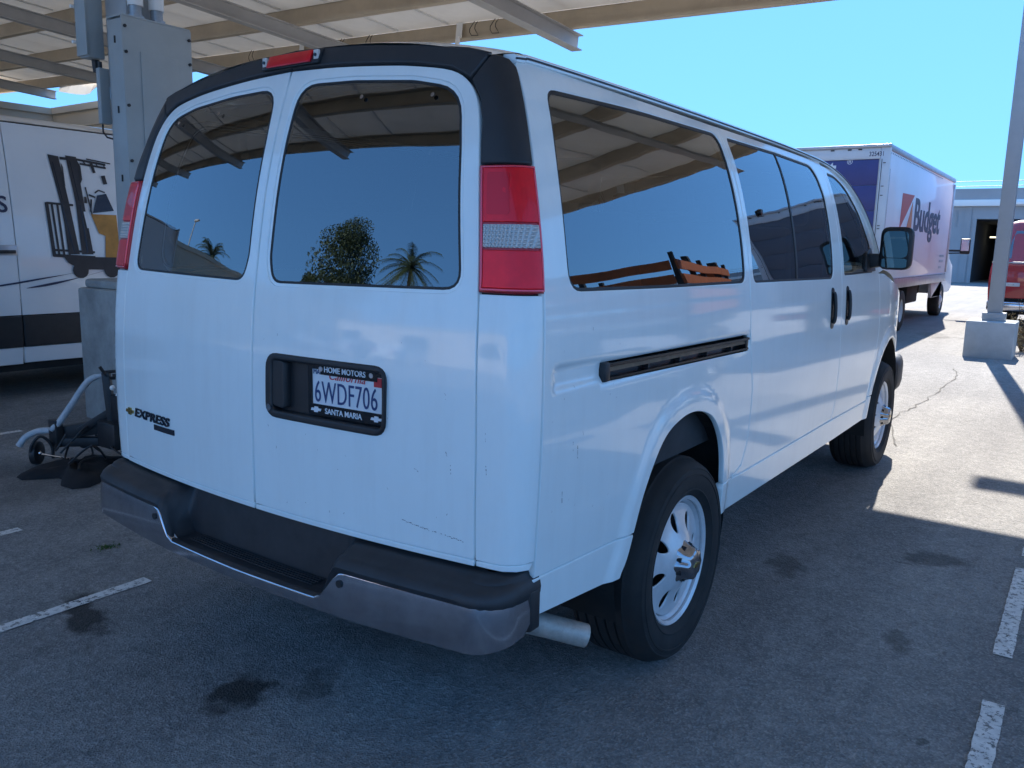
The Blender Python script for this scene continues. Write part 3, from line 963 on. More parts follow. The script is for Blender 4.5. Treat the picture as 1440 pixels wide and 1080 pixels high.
REAR_ARCH = catmull([(.640, .44), (.650, .48), (.690, .54), (.760, .72), (.872, .872), (1.002, .928), (1.144, .936), (1.294, .894), (1.398, .805), (1.455, .70), (1.480, .58), (1.484, .44)], 6)
FRONT_ARCH = catmull([(4.055, .43), (4.07, .52), (4.115, .66), (4.24, .82), (4.40, .912), (4.57, .93), (4.75, .89), (4.88, .80), (4.96, .68), (4.985, .58), (4.99, .43)], 6)
def arch_d(u, v, A):
    best = 9
    for i in range(0, len(A) - 1):
        ax, az = A[i]; bx, bz = A[i + 1]
        dx, dz = bx - ax, bz - az
        t = max(0, min(1, ((u - ax) * dx + (v - az) * dz) / (dx * dx + dz * dz + 1e-12)))
        best = min(best, (u - ax - t * dx) ** 2 + (v - az - t * dz) ** 2)
    return math.sqrt(best)
def flare(u, v):
    if v > 1.06: return 0
    if u < 1.75: d = arch_d(u, v, REAR_ARCH)
    elif 3.8 < u < 5.3: d = arch_d(u, v, FRONT_ARCH)
    else: return 0
    t = min(1, max(0, (.095 - d) / .055))
    return .011 * t * t * (3 - 2 * t)
def taper(u):
    return 0 if u < 4.3 else .16 * ((u - 4.3) / 1.15) ** 2.2
def chan(u, v):                    # shallow channel that leads to the sliding door track
    if not (.19 < u < 1.70 and 1.08 < v < 1.23): return 0
    mid = 1.158 - .016 * (u - .2) / 1.4
    t = max(0, 1 - abs(v - mid) / .036)
    e = min(1, max(0, (u - .20) / .03)) * min(1, max(0, (1.69 - u) / .03))
    return -.014 * min(1, t * 2.2) * e
def mkside(sg):
    def f(u, v):
        return (u, sg * (W(v) - taper(u) + flare(u, v) + (chan(u, v) if sg < 0 else 0)), v)
    return f
def mkside0(sg):
    return lambda u, v: (u, sg * (W(v) - taper(u)), v)
def deeper(f, d, outw):
    def q(u, v):
        e = .004
        a = Vector(f(u + e, v)) - Vector(f(u - e, v)); b = Vector(f(u, v + e)) - Vector(f(u, v - e))
        n = a.cross(b).normalized()
        if n.dot(Vector(outw)) < 0: n = -n
        return tuple(Vector(f(u, v)) - n * d)
    return q

# ---- glass outlines (x, z)
QWIN = roundpoly([(.306, 1.394), (.90, 1.387), (1.619, 1.385), (1.628, 1.66), (1.638, 1.946), (.91, 1.938), (.386, 1.917), (.332, 1.72), (.311, 1.52)], [.055, .1, .04, .1, .05, .1, .05, .1, .08])
SWIN = roundpoly([(1.722, 1.383), (2.935, 1.374), (2.990, 1.80), (2.955, 1.938), (2.37, 1.948), (1.745, 1.944)], [.04, .05, .03, .10, .01, .03])
FWIN = roundpoly([(3.175, 1.388), (3.87, 1.395), (3.845, 1.53), (3.69, 1.735), (3.52, 1.872), (3.38, 1.918), (3.215, 1.925)], [.02, .02, .05, .05, .06, .05, .03])

def side_of_van(sg):
    f = mkside(sg)
    ow = (0, sg, 0)
    # quarter panel
    arc = [p for p in REAR_ARCH if p[1] > .607]
    rearline = [(x_seam(z) + .004, z) for z in (1.984, 1.955, 1.90, 1.80, 1.70, 1.55, 1.39, 1.23, 1.05, .86, .75, .634)]
    q = rearline + [(.712, .604)] + arc + [(1.484, .588), (1.600, .588), (1.700, .622), (1.738, .70), (1.744, .80), (1.741, .928), (1.702, 1.06), (1.680, 1.178), (1.672, 1.365), (1.674, 1.60), (1.678, 1.80), (1.684, 1.93), (1.690, 1.988)] + [(1.0, 1.990), (.45, 1.989), (.33, 1.988)]
    slot = [(.470, 1.124), (1.664, 1.104), (1.664, 1.166), (.470, 1.176)]
    qp = panel("quarter_panel", q, [grow(QWIN, .010)] + ([slot] if sg < 0 else []), f, "van_paint", van, .022 if sg < 0 else .05, .02, outward=ow)
    # valance behind the wheel
    v = [(x_seam(.62) + .006, .520), (.15, .630), (.709, .599)] + [p for p in REAR_ARCH[::-1] if .47 < p[1] < .595 and p[0] < 1.0] + [(.640, .470)]
    panel("lower_valance", v, [], f, "van_paint", van, .022, .02, outward=ow)
    # sliding door (right) / plain door (left)
    s = [(1.606, .584), (3.140, .578), (3.166, .67), (3.162, .87), (3.122, 1.07), (3.112, 1.33), (3.108, 1.55), (3.130, 1.80), (3.165, 1.950), (3.168, 1.985), (2.4, 1.990), (1.696, 1.989), (1.690, 1.93), (1.684, 1.80), (1.680, 1.60), (1.678, 1.365), (1.686, 1.178), (1.708, 1.06), (1.747, .928), (1.750, .80), (1.744, .70), (1.704, .616)]
    sd = panel("sliding_door", s, [grow(SWIN, .010)], f, "van_paint", van, .045, .022, outward=ow)
    d = [(3.147, .578), (3.985, .565), (4.055, .75), (4.105, 1.0), (4.075, 1.20), (4.03, 1.37), (4.00, 1.42), (3.945, 1.50), (3.86, 1.62), (3.73, 1.78), (3.58, 1.895), (3.40, 1.958), (3.175, 1.972), (3.136, 1.80), (3.114, 1.55), (3.118, 1.33), (3.128, 1.07), (3.168, .87), (3.172, .67)]
    fd = panel("front_door", d, [grow(FWIN, .010)], f, "van_paint", van, .045, .022, outward=ow)
    fe = [(4.062, .75), (4.112, 1.0), (4.082, 1.20), (4.038, 1.375), (4.20, 1.37), (4.7, 1.28), (5.15, 1.17), (5.38, 1.06), (5.42, .80), (5.40, .66), (4.985, .62)] + [p for p in FRONT_ARCH[::-1] if p[1] > .58] + [(4.015, .60), (4.05, .70)]
    fe = [(4.062, .75), (3.999, .590), (4.086, .590)] + [p for p in FRONT_ARCH if p[1] > .595 ] + [(5.40, .66), (5.42, .80), (5.38, 1.06), (5.15, 1.17), (4.7, 1.28), (4.20, 1.37), (4.038, 1.375), (4.082, 1.20), (4.112, 1.0)]
    panel("front_fender", fe, [], f, "van_paint", van, .03, .022, outward=ow)
    # rocker
    r = [(1.486, .455), (3.24, .440), (4.045, .440), (4.06, .52), (4.075, .585), (4.01, .585), (3.985, .558), (3.147, .571), (1.606, .579), (1.60, .5845), (1.486, .5845)]
    panel("rocker_panel", r, [], f, "van_paint", van, .03, .03, outward=ow)
    # black sheets added behind the shut lines, gap shade put into their colour
    sh1 = [(.20, 1.0), (.20, 1.90), (.40, 1.96), (3.10, 1.96), (3.40, 1.93), (3.60, 1.83), (3.90, 1.50), (4.16, 1.25), (4.16, 1.0)]
    panel("gap_shade_sheet", sh1, [grow(QWIN, .03), grow(SWIN, .03), grow(FWIN, .022)], deeper(mkside0(sg), .036, ow), "rubber_seal", van, .12, .004, .001, outward=ow)
    panel("gap_shade_sheet", [(1.62, .55), (4.0, .55), (4.16, 1.0), (1.62, 1.0)], [], deeper(mkside0(sg), .026, ow), "rubber_seal", van, .15, .004, .001, outward=ow)
    # seals and panes
    for nm, w, par, m in (("window_pane", QWIN, qp, "privacy_glass"), ("window_pane", FWIN, fd, "front_glass")):
        panel("window_seal", grow(w, .013), [w], deeper(f, .004, ow), "rubber_seal", par, .06, .012, .001, outward=ow)
        panel(nm, grow(w, .008), [], deeper(f, .007, ow), m, par, .06, .004, .001, outward=ow)
    mull = lambda z: 2.322 + .044 * (z - 1.4) / .55
    a = [p for p in resample(SWIN, .05) if p[0] < mull(p[1]) - .012]
    b = [p for p in resample(SWIN, .05) if p[0] > mull(p[1]) + .012]
    panel("window_seal", grow(SWIN, .013), [SWIN], deeper(f, .004, ow), "rubber_seal", sd, .06, .012, .001, outward=ow)
    ca = [(mull(1.38) - .008, 1.379), (mull(1.95) - .008, 1.947)]
    cbq = [(mull(1.95) + .008, 1.947), (mull(1.38) + .008, 1.379)]
    def order(pts):                # sort round the middle
        cx = sum(p[0] for p in pts) / len(pts); cz = sum(p[1] for p in pts) / len(pts)
        return sorted(pts, key=lambda p: math.atan2((p[1] - cz) * 1.0, p[0] - cx))
    panel("window_pane", grow(order(a + ca), .004), [], deeper(f, .007, ow), "privacy_glass", sd, .06, .004, .001, outward=ow)
    panel("window_pane", grow(order(b + cbq), .004), [], deeper(f, .007, ow), "privacy_glass", sd, .06, .004, .001, outward=ow)
    mp = [(mull(1.375) - .012, 1.372), (mull(1.375) + .012, 1.372), (mull(1.955) + .010, 1.952), (mull(1.955) - .010, 1.952)]
    panel("mullion", mp, [], deeper(f, .004, ow), "rubber_seal", sd, .06, .008, .001, outward=ow)
    for (x, z) in ((1.90, 1.66),):
        p = Vector(f(x, z))
        MB().lathe_y([(0, sg * .006), (.013, sg * .005), (.014, -sg * .012)], 12, (p.x, p.y, p.z)).build("vent_latch", "gloss_black", sd, smooth=40)
    # handles
    for (x, par) in ((2.925, sd), (3.235, fd)):
        h = roundpoly([(x - .030, 1.105), (x + .032, 1.100), (x + .028, 1.318), (x - .030, 1.322)], .03)
        hb = panel("door_handle", h, [], deeper(f, -.004, ow), "gloss_black", par, .03, .012, .003, outward=ow)
        p0, p1 = Vector(f(x, 1.135)), Vector(f(x, 1.295))
        pts = [p0 + Vector((0, sg * .006, 0)), p0 + Vector((0, sg * .014, .02)), p0.lerp(p1, .5) + Vector((0, sg * .017, 0)), p1 + Vector((0, sg * .014, -.02)), p1 + Vector((0, sg * .006, 0))]
        MB().tube(catmull([tuple(v_) for v_ in pts], 4), .010, 8).build("grip", "black_plastic", hb, smooth=50)
    # drip rail
    path = [(.275, 1.986), (.32, 1.992), (.40, 1.998), (1.0, 2.008), (1.75, 2.013), (2.6, 2.010), (3.2, 1.992), (3.45, 1.955), (3.62, 1.895), (3.78, 1.785), (3.92, 1.63), (4.02, 1.47)]
    pp = catmull(path, 8)
    mb = MB(); rings = []
    for (x, z) in pp:
        y = W(min(z, 2.02))
        rings.append([(x, sg * (y - .03), z + .012), (x, sg * (y + .006), z + .010), (x, sg * (y + .014), z + .004), (x, sg * (y + .014), z - .010), (x, sg * (y + .004), z - .014), (x, sg * (y - .03), z - .016)])
    mb.loft(rings)
    mb.build("drip_rail", "van_paint", van, smooth=50)
    rings = [[(x, sg * (W(min(z, 2.02)) + .0165), z + .0005), (x, sg * (W(min(z, 2.02)) + .0165), z - .0045), (x, sg * (W(min(z, 2.02)) + .010), z - .0045), (x, sg * (W(min(z, 2.02)) + .010), z + .0005)] for (x, z) in pp]
    MB().loft(rings).build("drip_groove", "rubber_seal", van)
    return qp, sd, fd, f

qp, sd, fd, fR = side_of_van(-1)
side_of_van(1)

# sliding door track
mb = MB(); rings = []
def trk(x): return 1.15 - .016 * (x - .47) / 1.2
for x in np.linspace(.472, 1.662, 24):
    y, z = -W(1.14), trk(x)
    rings.append([(x, y + .030, z - .024), (x, y + .030, z + .024), (x, y + .034, z + .03), (x, y + .034, z - .03)])
MB().loft(rings).build("track_channel", "gloss_black", qp)
mb = MB()
mb.loft([[(x, -W(1.14) - .004, trk(x) + .024), (x, -W(1.14) - .004, trk(x) + .015), (x, -W(1.14) + .03, trk(x) + .015), (x, -W(1.14) + .03, trk(x) + .024)] for x in np.linspace(.474, 1.66, 20)])
mb.build("track_cap", "gloss_black", qp)
mb = MB()
mb.loft([[(x, -W(1.14) - .002, trk(x) - .024), (x, -W(1.14) - .002, trk(x) - .017), (x, -W(1.14) + .03, trk(x) - .017), (x, -W(1.14) + .03, trk(x) - .024)] for x in np.linspace(.474, 1.66, 20)])
mb.build("track_cap", "gloss_black", qp)
mb = MB()
mb.loft([[(x, -W(1.14) + .008, trk(x) + .011), (x, -W(1.14) + .006, trk(x) - .001), (x, -W(1.14) + .028, trk(x) - .001), (x, -W(1.14) + .028, trk(x) + .011)] for x in np.linspace(.50, 1.655, 20)])
mb.build("track_rail", "track_metal", qp)
for x in (.78, 1.02, 1.26, 1.5):
    MB().box((x, -W(1.14) + .012, trk(x) - .016), (x + .014, -W(1.14) + .029, trk(x) - .002)).build("track_clip", "black_plastic", qp)
MB().box((.469, -W(1.14) - .007, trk(.47) - .028), (.50, -W(1.14) + .03, trk(.47) + .028)).build("track_end_cap", "black_plastic", qp, bev=.006)
MB().box((1.640, -W(1.14) + .001, trk(1.65) - .03), (1.664, -W(1.14) + .03, trk(1.65) + .026)).build("track_end_block", "gloss_black", qp, bev=.003)

# ---- rear doors
DEDGE = [(.829, .684), (.827, .79), (.826, .98), (.819, 1.18), (.808, 1.385), (.785, 1.58), (.762, 1.72), (.742, 1.815), (.722, 1.872), (.686, 1.920), (.622, 1.956), (.50, 1.978), (.385, 1.990), (.2, 2.003), (.004, 2.010)]
DE = catmull(DEDGE, 4)
RWIN = roundpoly([(.072, 1.380), (.752, 1.390), (.697, 1.75), (.662, 1.905), (.50, 1.938), (.28, 1.956), (.058, 1.962), (.050, 1.80), (.052, 1.45)], [.045, .05, .03, .075, .02, .02, .07, .02, .02])
doors = []
for sg in (-1, 1):
    f = (lambda sg: lambda u, v: rear(sg * u, v))(sg)
    out = [(.004, .684)] + DE
    cut = []
    PR = roundpoly([(.070, .975), (.545, .975), (.545, 1.170), (.070, 1.170)], .045)
    if sg < 0: cut = [grow(PR, -.004)]
    dr = panel("rear_door", out, [grow(RWIN, .014)] + cut, f, "van_paint", van, .04, .025, outward=(-1, 0, 0))
    doors.append(dr)
    panel("door_hem", [(.004, .666), (.829, .666), (.829, .6815), (.004, .6815)], [], f, "van_paint", dr, .05, .012, .002, outward=(-1, 0, 0))
    panel("window_frame", grow(RWIN, .016), [grow(RWIN, .003)], deeper(f, .005, (-1, 0, 0)), "van_paint", dr, .05, .012, .003, outward=(-1, 0, 0))
    panel("window_seal", grow(RWIN, .005), [grow(RWIN, -.003)], deeper(f, .006, (-1, 0, 0)), "rubber_seal", dr, .05, .012, .001, outward=(-1, 0, 0))
    panel("window_pane", grow(RWIN, .001), [], deeper(f, .008, (-1, 0, 0)), "privacy_glass", dr, .06, .004, .001, outward=(-1, 0, 0))
    # corner panel, lamp, cap
    def edge_s(z, off=.0045):
        zs = [p[1] for p in DE]
        for i in range(len(DE) - 1):
            if DE[i][1] <= z <= DE[i + 1][1]:
                t = (z - DE[i][1]) / (DE[i + 1][1] - DE[i][1])
                return DE[i][0] + t * (DE[i + 1][0] - DE[i][0]) + off
        return DE[0][0] + off
    zz = np.linspace(.684, 1.379, 12)
    cpn = [(edge_s(z), z) for z in zz] + [(s_seam(z) - .004, z) for z in zz[::-1]]
    panel("corner_panel", cpn, [], f, "van_paint", van, .03, .03, outward=(-1, 0, 0))
    panel("corner_hem", [(.835, .668), (s_seam(.67) - .02, .664), (s_seam(.68) - .008, .6815), (.835, .6815)], [], f, "van_paint", van, .04, .012, .002, outward=(-1, 0, 0))
    zl = np.linspace(1.384, 1.700, 9)
    fo = deeper(f, -.006, (-1, 0, 0))
    lamp = panel("tail_lamp", [(edge_s(z, .004), z) for z in zl] + [(s_seam(z) - .003, z) for z in zl[::-1]], [], fo, "dark_red_lens", van, .03, .03, .004, outward=(-1, 0, 0))
    fo2 = deeper(f, -.010, (-1, 0, 0))
    for nm, z0, z1, m in (("red_lens", 1.557, 1.692, "red_lens"), ("reverse_lens", 1.494, 1.552, "reverse_lens"), ("red_lens", 1.394, 1.489, "red_lens")):
        z_ = np.linspace(z0, z1, 5)
        panel(nm, [(edge_s(z, .016), z) for z in z_] + [(s_seam(z) - .012, z) for z in z_[::-1]], [], fo2, m, lamp, .02, .008, .003, outward=(-1, 0, 0))
    fo3 = deeper(f, -.0105, (-1, 0, 0))
    panel("inner_reflector", roundpoly([(edge_s(1.60, .030), 1.575), (edge_s(1.6, .030) + .062, 1.575), (edge_s(1.68, .030) + .058, 1.680), (edge_s(1.68, .030), 1.680)], .008), [], fo3, "red_lens_inner", lamp, .02, .002, .0008, outward=(-1, 0, 0))
    z_ = np.linspace(1.388, 1.696, 9)
    ro = [(edge_s(z, .010), z) for z in z_] + [(s_seam(z) - .008, z) for z in z_[::-1]]
    z_ = np.linspace(1.3935, 1.6915, 9)
    ri = [(edge_s(z, .0155), z) for z in z_] + [(s_seam(z) - .0125, z) for z in z_[::-1]]
    panel("lens_rim", ro, [ri], deeper(f, -.0108, (-1, 0, 0)), "red_lens_rim", lamp, .03, .005, .0015, outward=(-1, 0, 0))
    zc = np.linspace(1.704, 1.93, 8)
    capo = [(edge_s(z, .006), z) for z in zc[:6]] 
    capo = [(edge_s(1.704), 1.704), (edge_s(1.76), 1.76), (.751, 1.815), (.731, 1.875), (.693, 1.926)]
    outer = [(.735, 1.992), (.785, 1.982), (s_seam(1.955) - .003, 1.960), (s_seam(1.93) - .003, 1.935)] + [(s_seam(z) - .003, z) for z in (1.90, 1.86, 1.80, 1.75, 1.704)]
    # corner of the surround
    panel("rear_surround_corner", [capo[0], capo[1], capo[2], capo[3], capo[4]] + outer, [], deeper(f, -.004, (-1, 0, 0)), "black_plastic", van, .03, .03, .006, outward=(-1, 0, 0))
    topo = [(.690, 1.929), (.732, 1.995), (.66, 2.014), (.52, 2.035), (.25, 2.064), (.0015, 2.076), (.0015, 2.016), (.2, 2.009), (.385, 1.996), (.50, 1.984), (.624, 1.962)]
    panel("rear_surround_top", topo, [], deeper(f, -.006, (-1, 0, 0)), "black_plastic", van, .03, .05, .006, outward=(-1, 0, 0))
    for (u, v) in ((.33, 1.905), (.58, 1.893)):
        p = Vector(f(u, v))
        n = Vector((-.95, 0, .3))
        MB().tube([tuple(p), tuple(p - n * -.0015)], .0065, 10).build("hinge_bolt", "dull_chrome", dr, smooth=30)

for sg in (-1, 1):
    f = (lambda sg: lambda u, v: rear(sg * u, v))(sg)
    pr_ = [roundpoly([(.060, .965), (.555, .965), (.555, 1.180), (.060, 1.180)], .045)] if sg < 0 else []
    panel("gap_shade_sheet", [(.0, .675), (.90, .675), (.90, 1.38), (.85, 1.68), (.80, 1.80), (.74, 1.93), (.60, 1.985), (.0, 2.02)], [grow(RWIN, .024)] + pr_, deeper(f, .021, (-1, 0, 0)), "rubber_seal", van, .09, .004, .001, outward=(-1, 0, 0))  # black sheet added behind the rear door gaps as painted shade

# high brake lamp
hb = MB(); rings = []
for y in np.linspace(-.13, .13, 12):
    p0, p1 = rear(y, 2.022), rear(y, 2.066)
    rings.append([(p0[0] - .018, y, p0[2]), (p1[0] - .016, y, p1[2]), (p1[0] + .02, y, p1[2] + .004), (p0[0] + .02, y, p0[2])])
hl = hb.loft(rings).build("high_brake_lamp", "black_plastic", van, bev=.003)
rings = []
for y in np.linspace(-.10, .10, 12):
    p0, p1 = rear(y, 2.026), rear(y, 2.063)
    rings.append([(p0[0] - .026, y, p0[2]), (p1[0] - .024, y, p1[2]), (p1[0] - .012, y, p1[2]), (p0[0] - .012, y, p0[2])])
MB().loft(rings).build("red_lens", "red_lens", hl, bev=.003)
for y in (-.118, .118):
    p = rear(y, 2.044)
    MB().box((p[0] - .022, y - .010, 2.032), (p[0] - .012, y + .010, 2.060)).build("end_tab", "panel_back", hl, bev=.002)
    MB().tube([(p[0] - .026, y, 2.045), (p[0] - .02, y, 2.045)], .005, 8).build("screw", "gloss_black", hl)

# ---- plate pocket in the right rear door
RD = doors[0]
fD = lambda u, v: rear(-u, v)
PR = roundpoly([(.070, .975), (.545, .975), (.545, 1.170), (.070, 1.170)], .045)
PI2 = roundpoly([(.100, .998), (.538, .998), (.538, 1.150), (.100, 1.150)], .022)
bez = panel("plate_pocket", PR, [PI2], deeper(fD, -.010, (-1, 0, 0)), "black_plastic", RD, .03, .03, .008, outward=(-1, 0, 0))
panel("pocket_back", grow(PI2, .004), [], deeper(fD, .026, (-1, 0, 0)), "black_plastic", bez, .05, .01, .001, outward=(-1, 0, 0))
mb = MB()
lo = PI2
N_ = len(lo)
fA, fB = deeper(fD, -.002, (-1, 0, 0)), deeper(fD, .026, (-1, 0, 0))
mb.add([fA(*p) for p in lo] + [fB(*p) for p in lo], [(i, (i + 1) % N_, N_ + (i + 1) % N_, N_ + i) for i in range(N_)])
mb.build("pocket_wall", "black_plastic", bez)
panel("handle_bar", roundpoly([(.100, 1.012), (.150, 1.006), (.150, 1.148), (.100, 1.150)], .01), [], deeper(fD, -.004, (-1, 0, 0)), "black_plastic", bez, .03, .03, .004, outward=(-1, 0, 0))
pc = Vector(deeper(fD, -.012, (-1, 0, 0))(.093, 1.005))
MB().tube([tuple(pc + Vector((.006, 0, 0))), tuple(pc)], .011, 14).build("key_lock", "dull_chrome", bez, smooth=40)

# number plate, tilted with the pocket
yc, zc_ = -.387, 1.081
o_ = Vector(deeper(fD, .016, (-1, 0, 0))(-yc, zc_))
ux = (Vector(fD(-yc + .1, zc_)) - Vector(fD(-yc - .1, zc_))).normalized()
uz = Vector((0, 0, 1)) - ux * ux.z
uz.normalize()
un = ux.cross(uz)
if un.x > 0: un = -un
def PL(a, b, h): return tuple(o_ + ux * (a * .92) + uz * (b * .92) + un * h)
def plate_box(lo, hi):
    k = MB().box(lo, hi)
    return MB().add([PL(*p) for p in k.v], k.f)
pf = MB()
k = roundpoly([(-.158, -.083), (.158, -.083), (.158, .083), (-.158, .083)], .012)
pf.prism(k, lambda a, b: PL(a, b, -.006), lambda a, b: PL(a, b, .0))
lp = pf.build("license_plate", "plate_white", RD)
fr_ = panel("plate_frame", roundpoly([(-.160, -.085), (.160, -.085), (.160, .085), (-.160, .085)], .012), [[(-.142, -.050), (.144, -.050), (.144, .060), (.126, .060), (.126, .046), (-.106, .046), (-.106, .062), (-.142, .062)]], lambda a, b: PL(a, b, .004), "gloss_black", lp, .05, .004, .001, outward=(-1, 0, 0))
text_mb("6WDF706", .098, .0008, -.0005, 0, .60, lambda x, y, h: PL(x - .134, y - .042, .0015 + h), spacing=1.06).build("plate_number", "plate_blue", lp)
text_mb("California", .037, .0006, 0, .35, 1.05, lambda x, y, h: PL(x - .075, y + .034, .0013 + h)).build("state_name", "plate_red", lp)
text_mb("MAR", .022, .0006, 0, 0, .9, lambda x, y, h: PL(x - .138, y + .046, .0013 + h)).build("month_sticker", "plate_blue", lp)
plate_box((.112, .030, .0008), (.142, .058, .0016)).build("year_sticker", "plate_red", lp)
text_mb("HOME MOTORS", .025, .0006, .0004, 0, .95, lambda x, y, h: PL(x - .088, y + .056, .0052 + h)).build("frame_lettering", "print_white", fr_)
text_mb("SANTA MARIA", .025, .0006, .0004, 0, .95, lambda x, y, h: PL(x - .086, y - .076, .0052 + h)).build("frame_lettering", "print_white", fr_)
for a in (-.124, .124):
    MB().prism([(p[0] + a, p[1] - .067) for p in bowtie(.044, .018)], lambda x, y: PL(x, y, .0042), lambda x, y: PL(x, y, .0058)).build("frame_emblem", "print_white", fr_)
for a in (-.102, .104):
    MB().prism([(a + .008 * math.cos(t), .064 + .008 * math.sin(t)) for t in np.linspace(0, 6.0, 10)], lambda x, y: PL(x, y, .0042), lambda x, y: PL(x, y, .0058)).build("frame_dot", "alu_trim", fr_)

# ---- badges on the left rear door
LD = doors[1]
def on_rear(y, z, h):
    p = Vector(rear(y, z)); q = Vector(rear(y + .01, z)) - Vector(rear(y - .01, z))
    n = q.cross(Vector((0, 0, 1))).normalized()
    if n.x > 0: n = -n
    return tuple(p + n * h)
MB().prism([(.786 - p[0], .864 + p[1]) for p in bowtie(.064, .026)], lambda a, b: on_rear(a, b, .0), lambda a, b: on_rear(a, b, .005)).build("emblem", "badge_gold", LD)
k = [(.745, .852), (.745, .884), (.60, .884), (.45, .886), (.45, .856), (.60, .853)]
text_mb("EXPRESS", .044, .0018, .0012, .18, 1.60, lambda x, y, h: on_rear(.744 - x, .853 + y, .003 + h)).build("name_badge", "badge_dark", LD)
mb = MB()
mb.prism([(.590, .827), (.590, .846), (.520, .846), (.449, .847), (.449, .828), (.52, .827)], lambda a, b: on_rear(a, b, .0), lambda a, b: on_rear(a, b, .004))
mb.build("trim_badge", "badge_dark", LD)

# ---- roof, pillars, nose
def roof_z(x, y):
    w = W(2.015)
    t = min(1, abs(y) / w)
    return 2.015 + .085 * (1 - t ** 2.4)
mb = MB(); rings = []
for x in np.concatenate([np.linspace(.20, .34, 4), np.linspace(.45, 3.2, 16)]):
    ring = []
    for y in np.linspace(-1, 1, 25):
        yy = y * (W(2.015) - .006)
        zz_ = roof_z(x, yy)
        e = max(0, (.40 - x) / .20)
        ring.append((x + (0 if x > .3 else .02 * (abs(y)) ** 4), yy, zz_ - .03 * e * e))
    rings.append(ring)
for x in np.linspace(3.3, 3.56, 5):
    t = (x - 3.2) / .36
    rings.append([(x, y * (W(2.015) - .006 + .01 * t), roof_z(x, y * W(2.015)) - .085 * t * t - .03 * t) for y in np.linspace(-1, 1, 25)])
mb.loft(rings, caps=False, closed=False)
mb.build("roof", "van_paint", van, smooth=60)
# headliner and rear roof closing strip
mb = MB().box((.36, -.70, 1.965), (3.45, .70, 1.975)); mb.build("headliner", "interior", van)
# windshield
def wsq(t, u):
    x = 3.56 + t * .62; z = 1.985 - t * .575
    return (x + .16 * (1 - u * u) * (.4 + .6 * t), u * (.72 + t * .20), z + .02 * (1 - u * u))
mb = MB()
mb.loft([[wsq(t, u) for u in np.linspace(-1, 1, 13)] for t in np.linspace(0, 1, 7)], closed=False, caps=False)
mb.build("windshield", "front_glass", van, smooth=60)
for sg in (-1, 1):
    mb = MB(); rings = []
    for t in np.linspace(0, 1, 8):
        a = Vector(wsq(t, .985)); z = a.z
        rings.append([(a.x, sg * a.y, z), (a.x - .02, sg * (W(max(1.0, z)) + .002), z - .012), (a.x - .11, sg * (W(max(1.0, z)) - .004), z - .03), (a.x - .09, sg * (a.y - .05), z - .03)])
    MB().loft(rings).build("windshield_pillar", "van_paint", van, smooth=60)
mb = MB(); rings = []
for t in np.linspace(0, 1, 9):
    x = 4.16 + t * 1.22
    z = 1.405 - .09 * t - .26 * t ** 3
    hw = .925 - .10 * t ** 2
    rings.append([(x + .14 * (1 - u * u), u * hw, z + .05 * (1 - u * u)) for u in np.linspace(-1, 1, 13)])
MB().loft(rings, closed=False, caps=False).build("hood", "van_paint", van, smooth=60)
mb = MB(); rings = []
for z in np.linspace(.55, 1.07, 6):
    rings.append([(5.40 + .14 * (1 - u * u) + .02 * math.sin((z - .55) * 6), u * .825, z) for u in np.linspace(-1, 1, 13)])
MB().loft(rings, closed=False, caps=False).build("front_fascia", "van_paint", van, smooth=60)
mb = MB().prism_x([(-.5, .78), (.5, .78), (.5, .98), (-.5, .98)], 5.535, 5.56); mb.build("grille", "gloss_black", van, bev=.02)
for sg in (-1, 1):
    mb = MB().prism_x([(sg * .54, .80), (sg * .80, .80), (sg * .80, 1.0), (sg * .54, 1.0)], 5.44, 5.50); mb.build("headlight", "clear_lens", van, bev=.02)
# front bumper with black wrap-round ends
mb = MB(); rings = []
for k in np.linspace(-1, 1, 33):
    a = abs(k)
    if a < .82:
        y = k / .82 * .86; x = 5.56 + .08 * (1 - (y / .86) ** 2)
    else:
        t = (a - .82) / .18
        y = (1 if k > 0 else -1) * (.86 + .085 * math.sin(t * math.pi / 2)); x = 5.56 - .46 * (1 - math.cos(t * math.pi / 2)) - .05 * t
    dx, dy = (0.0, 0.0)
    rings.append([(x - .12, y * .93, .46), (x - .05, y * .97, .465), (x - .015, y * .99, .49), (x, y, .54), (x + .004, y, .60), (x, y, .66), (x - .015, y * .99, .70), (x - .05, y * .97, .725), (x - .12, y * .93, .73)])
mb.loft(rings)
mb.build("front_bumper", "black_plastic", van, smooth=50)

# ---- interior
inn = MB().box((.30, -.86, .74), (3.9, .86, .76)).build("cabin_floor", "interior", van)
for sg in (-1, 1):
    mb = MB().box((.32, min(sg * .90, sg * .88), .76), (3.9, max(sg * .90, sg * .88), 1.37)); mb.build("door_trim", "interior", van)
for (x, y0, y1) in ((1.0, -.80, .80), (1.85, -.80, .35), (2.7, -.80, .35), (3.45, -.78, -.30), (3.45, .30, .78)):
    st = MB().box((x, y0, .95), (x + .5, y1, 1.12)).build("seat", "interior", van, bev=.04)
    MB().prism_y([(x - .02, 1.12), (x + .10, 1.12), (x - .02, 1.62), (x - .12, 1.62)], y0, y1).build("seat_back", "interior", st, bev=.03)
    n = max(1, int(round((y1 - y0) / .55)))
    for i in range(n):
        yy = y0 + (y1 - y0) * (i + .5) / n
        MB().box((x - .13, yy - .13, 1.65), (x - .03, yy + .13, 1.80)).build("headrest", "interior", st, bev=.03)
MB().box((3.86, -.84, 1.05), (4.16, .84, 1.36)).build("dashboard", "interior", van, bev=.05)
MB().box((.28, -.92, .50), (1.0 - .30, .92, .72)).build("underbody", "underbody", van)
MB().box((.20, -.60, .46), (5.2, .60, .70)).build("underbody", "underbody", van)
MB().box((1.62, -.92, .46), (3.96, .92, .70)).build("underbody", "underbody", van)
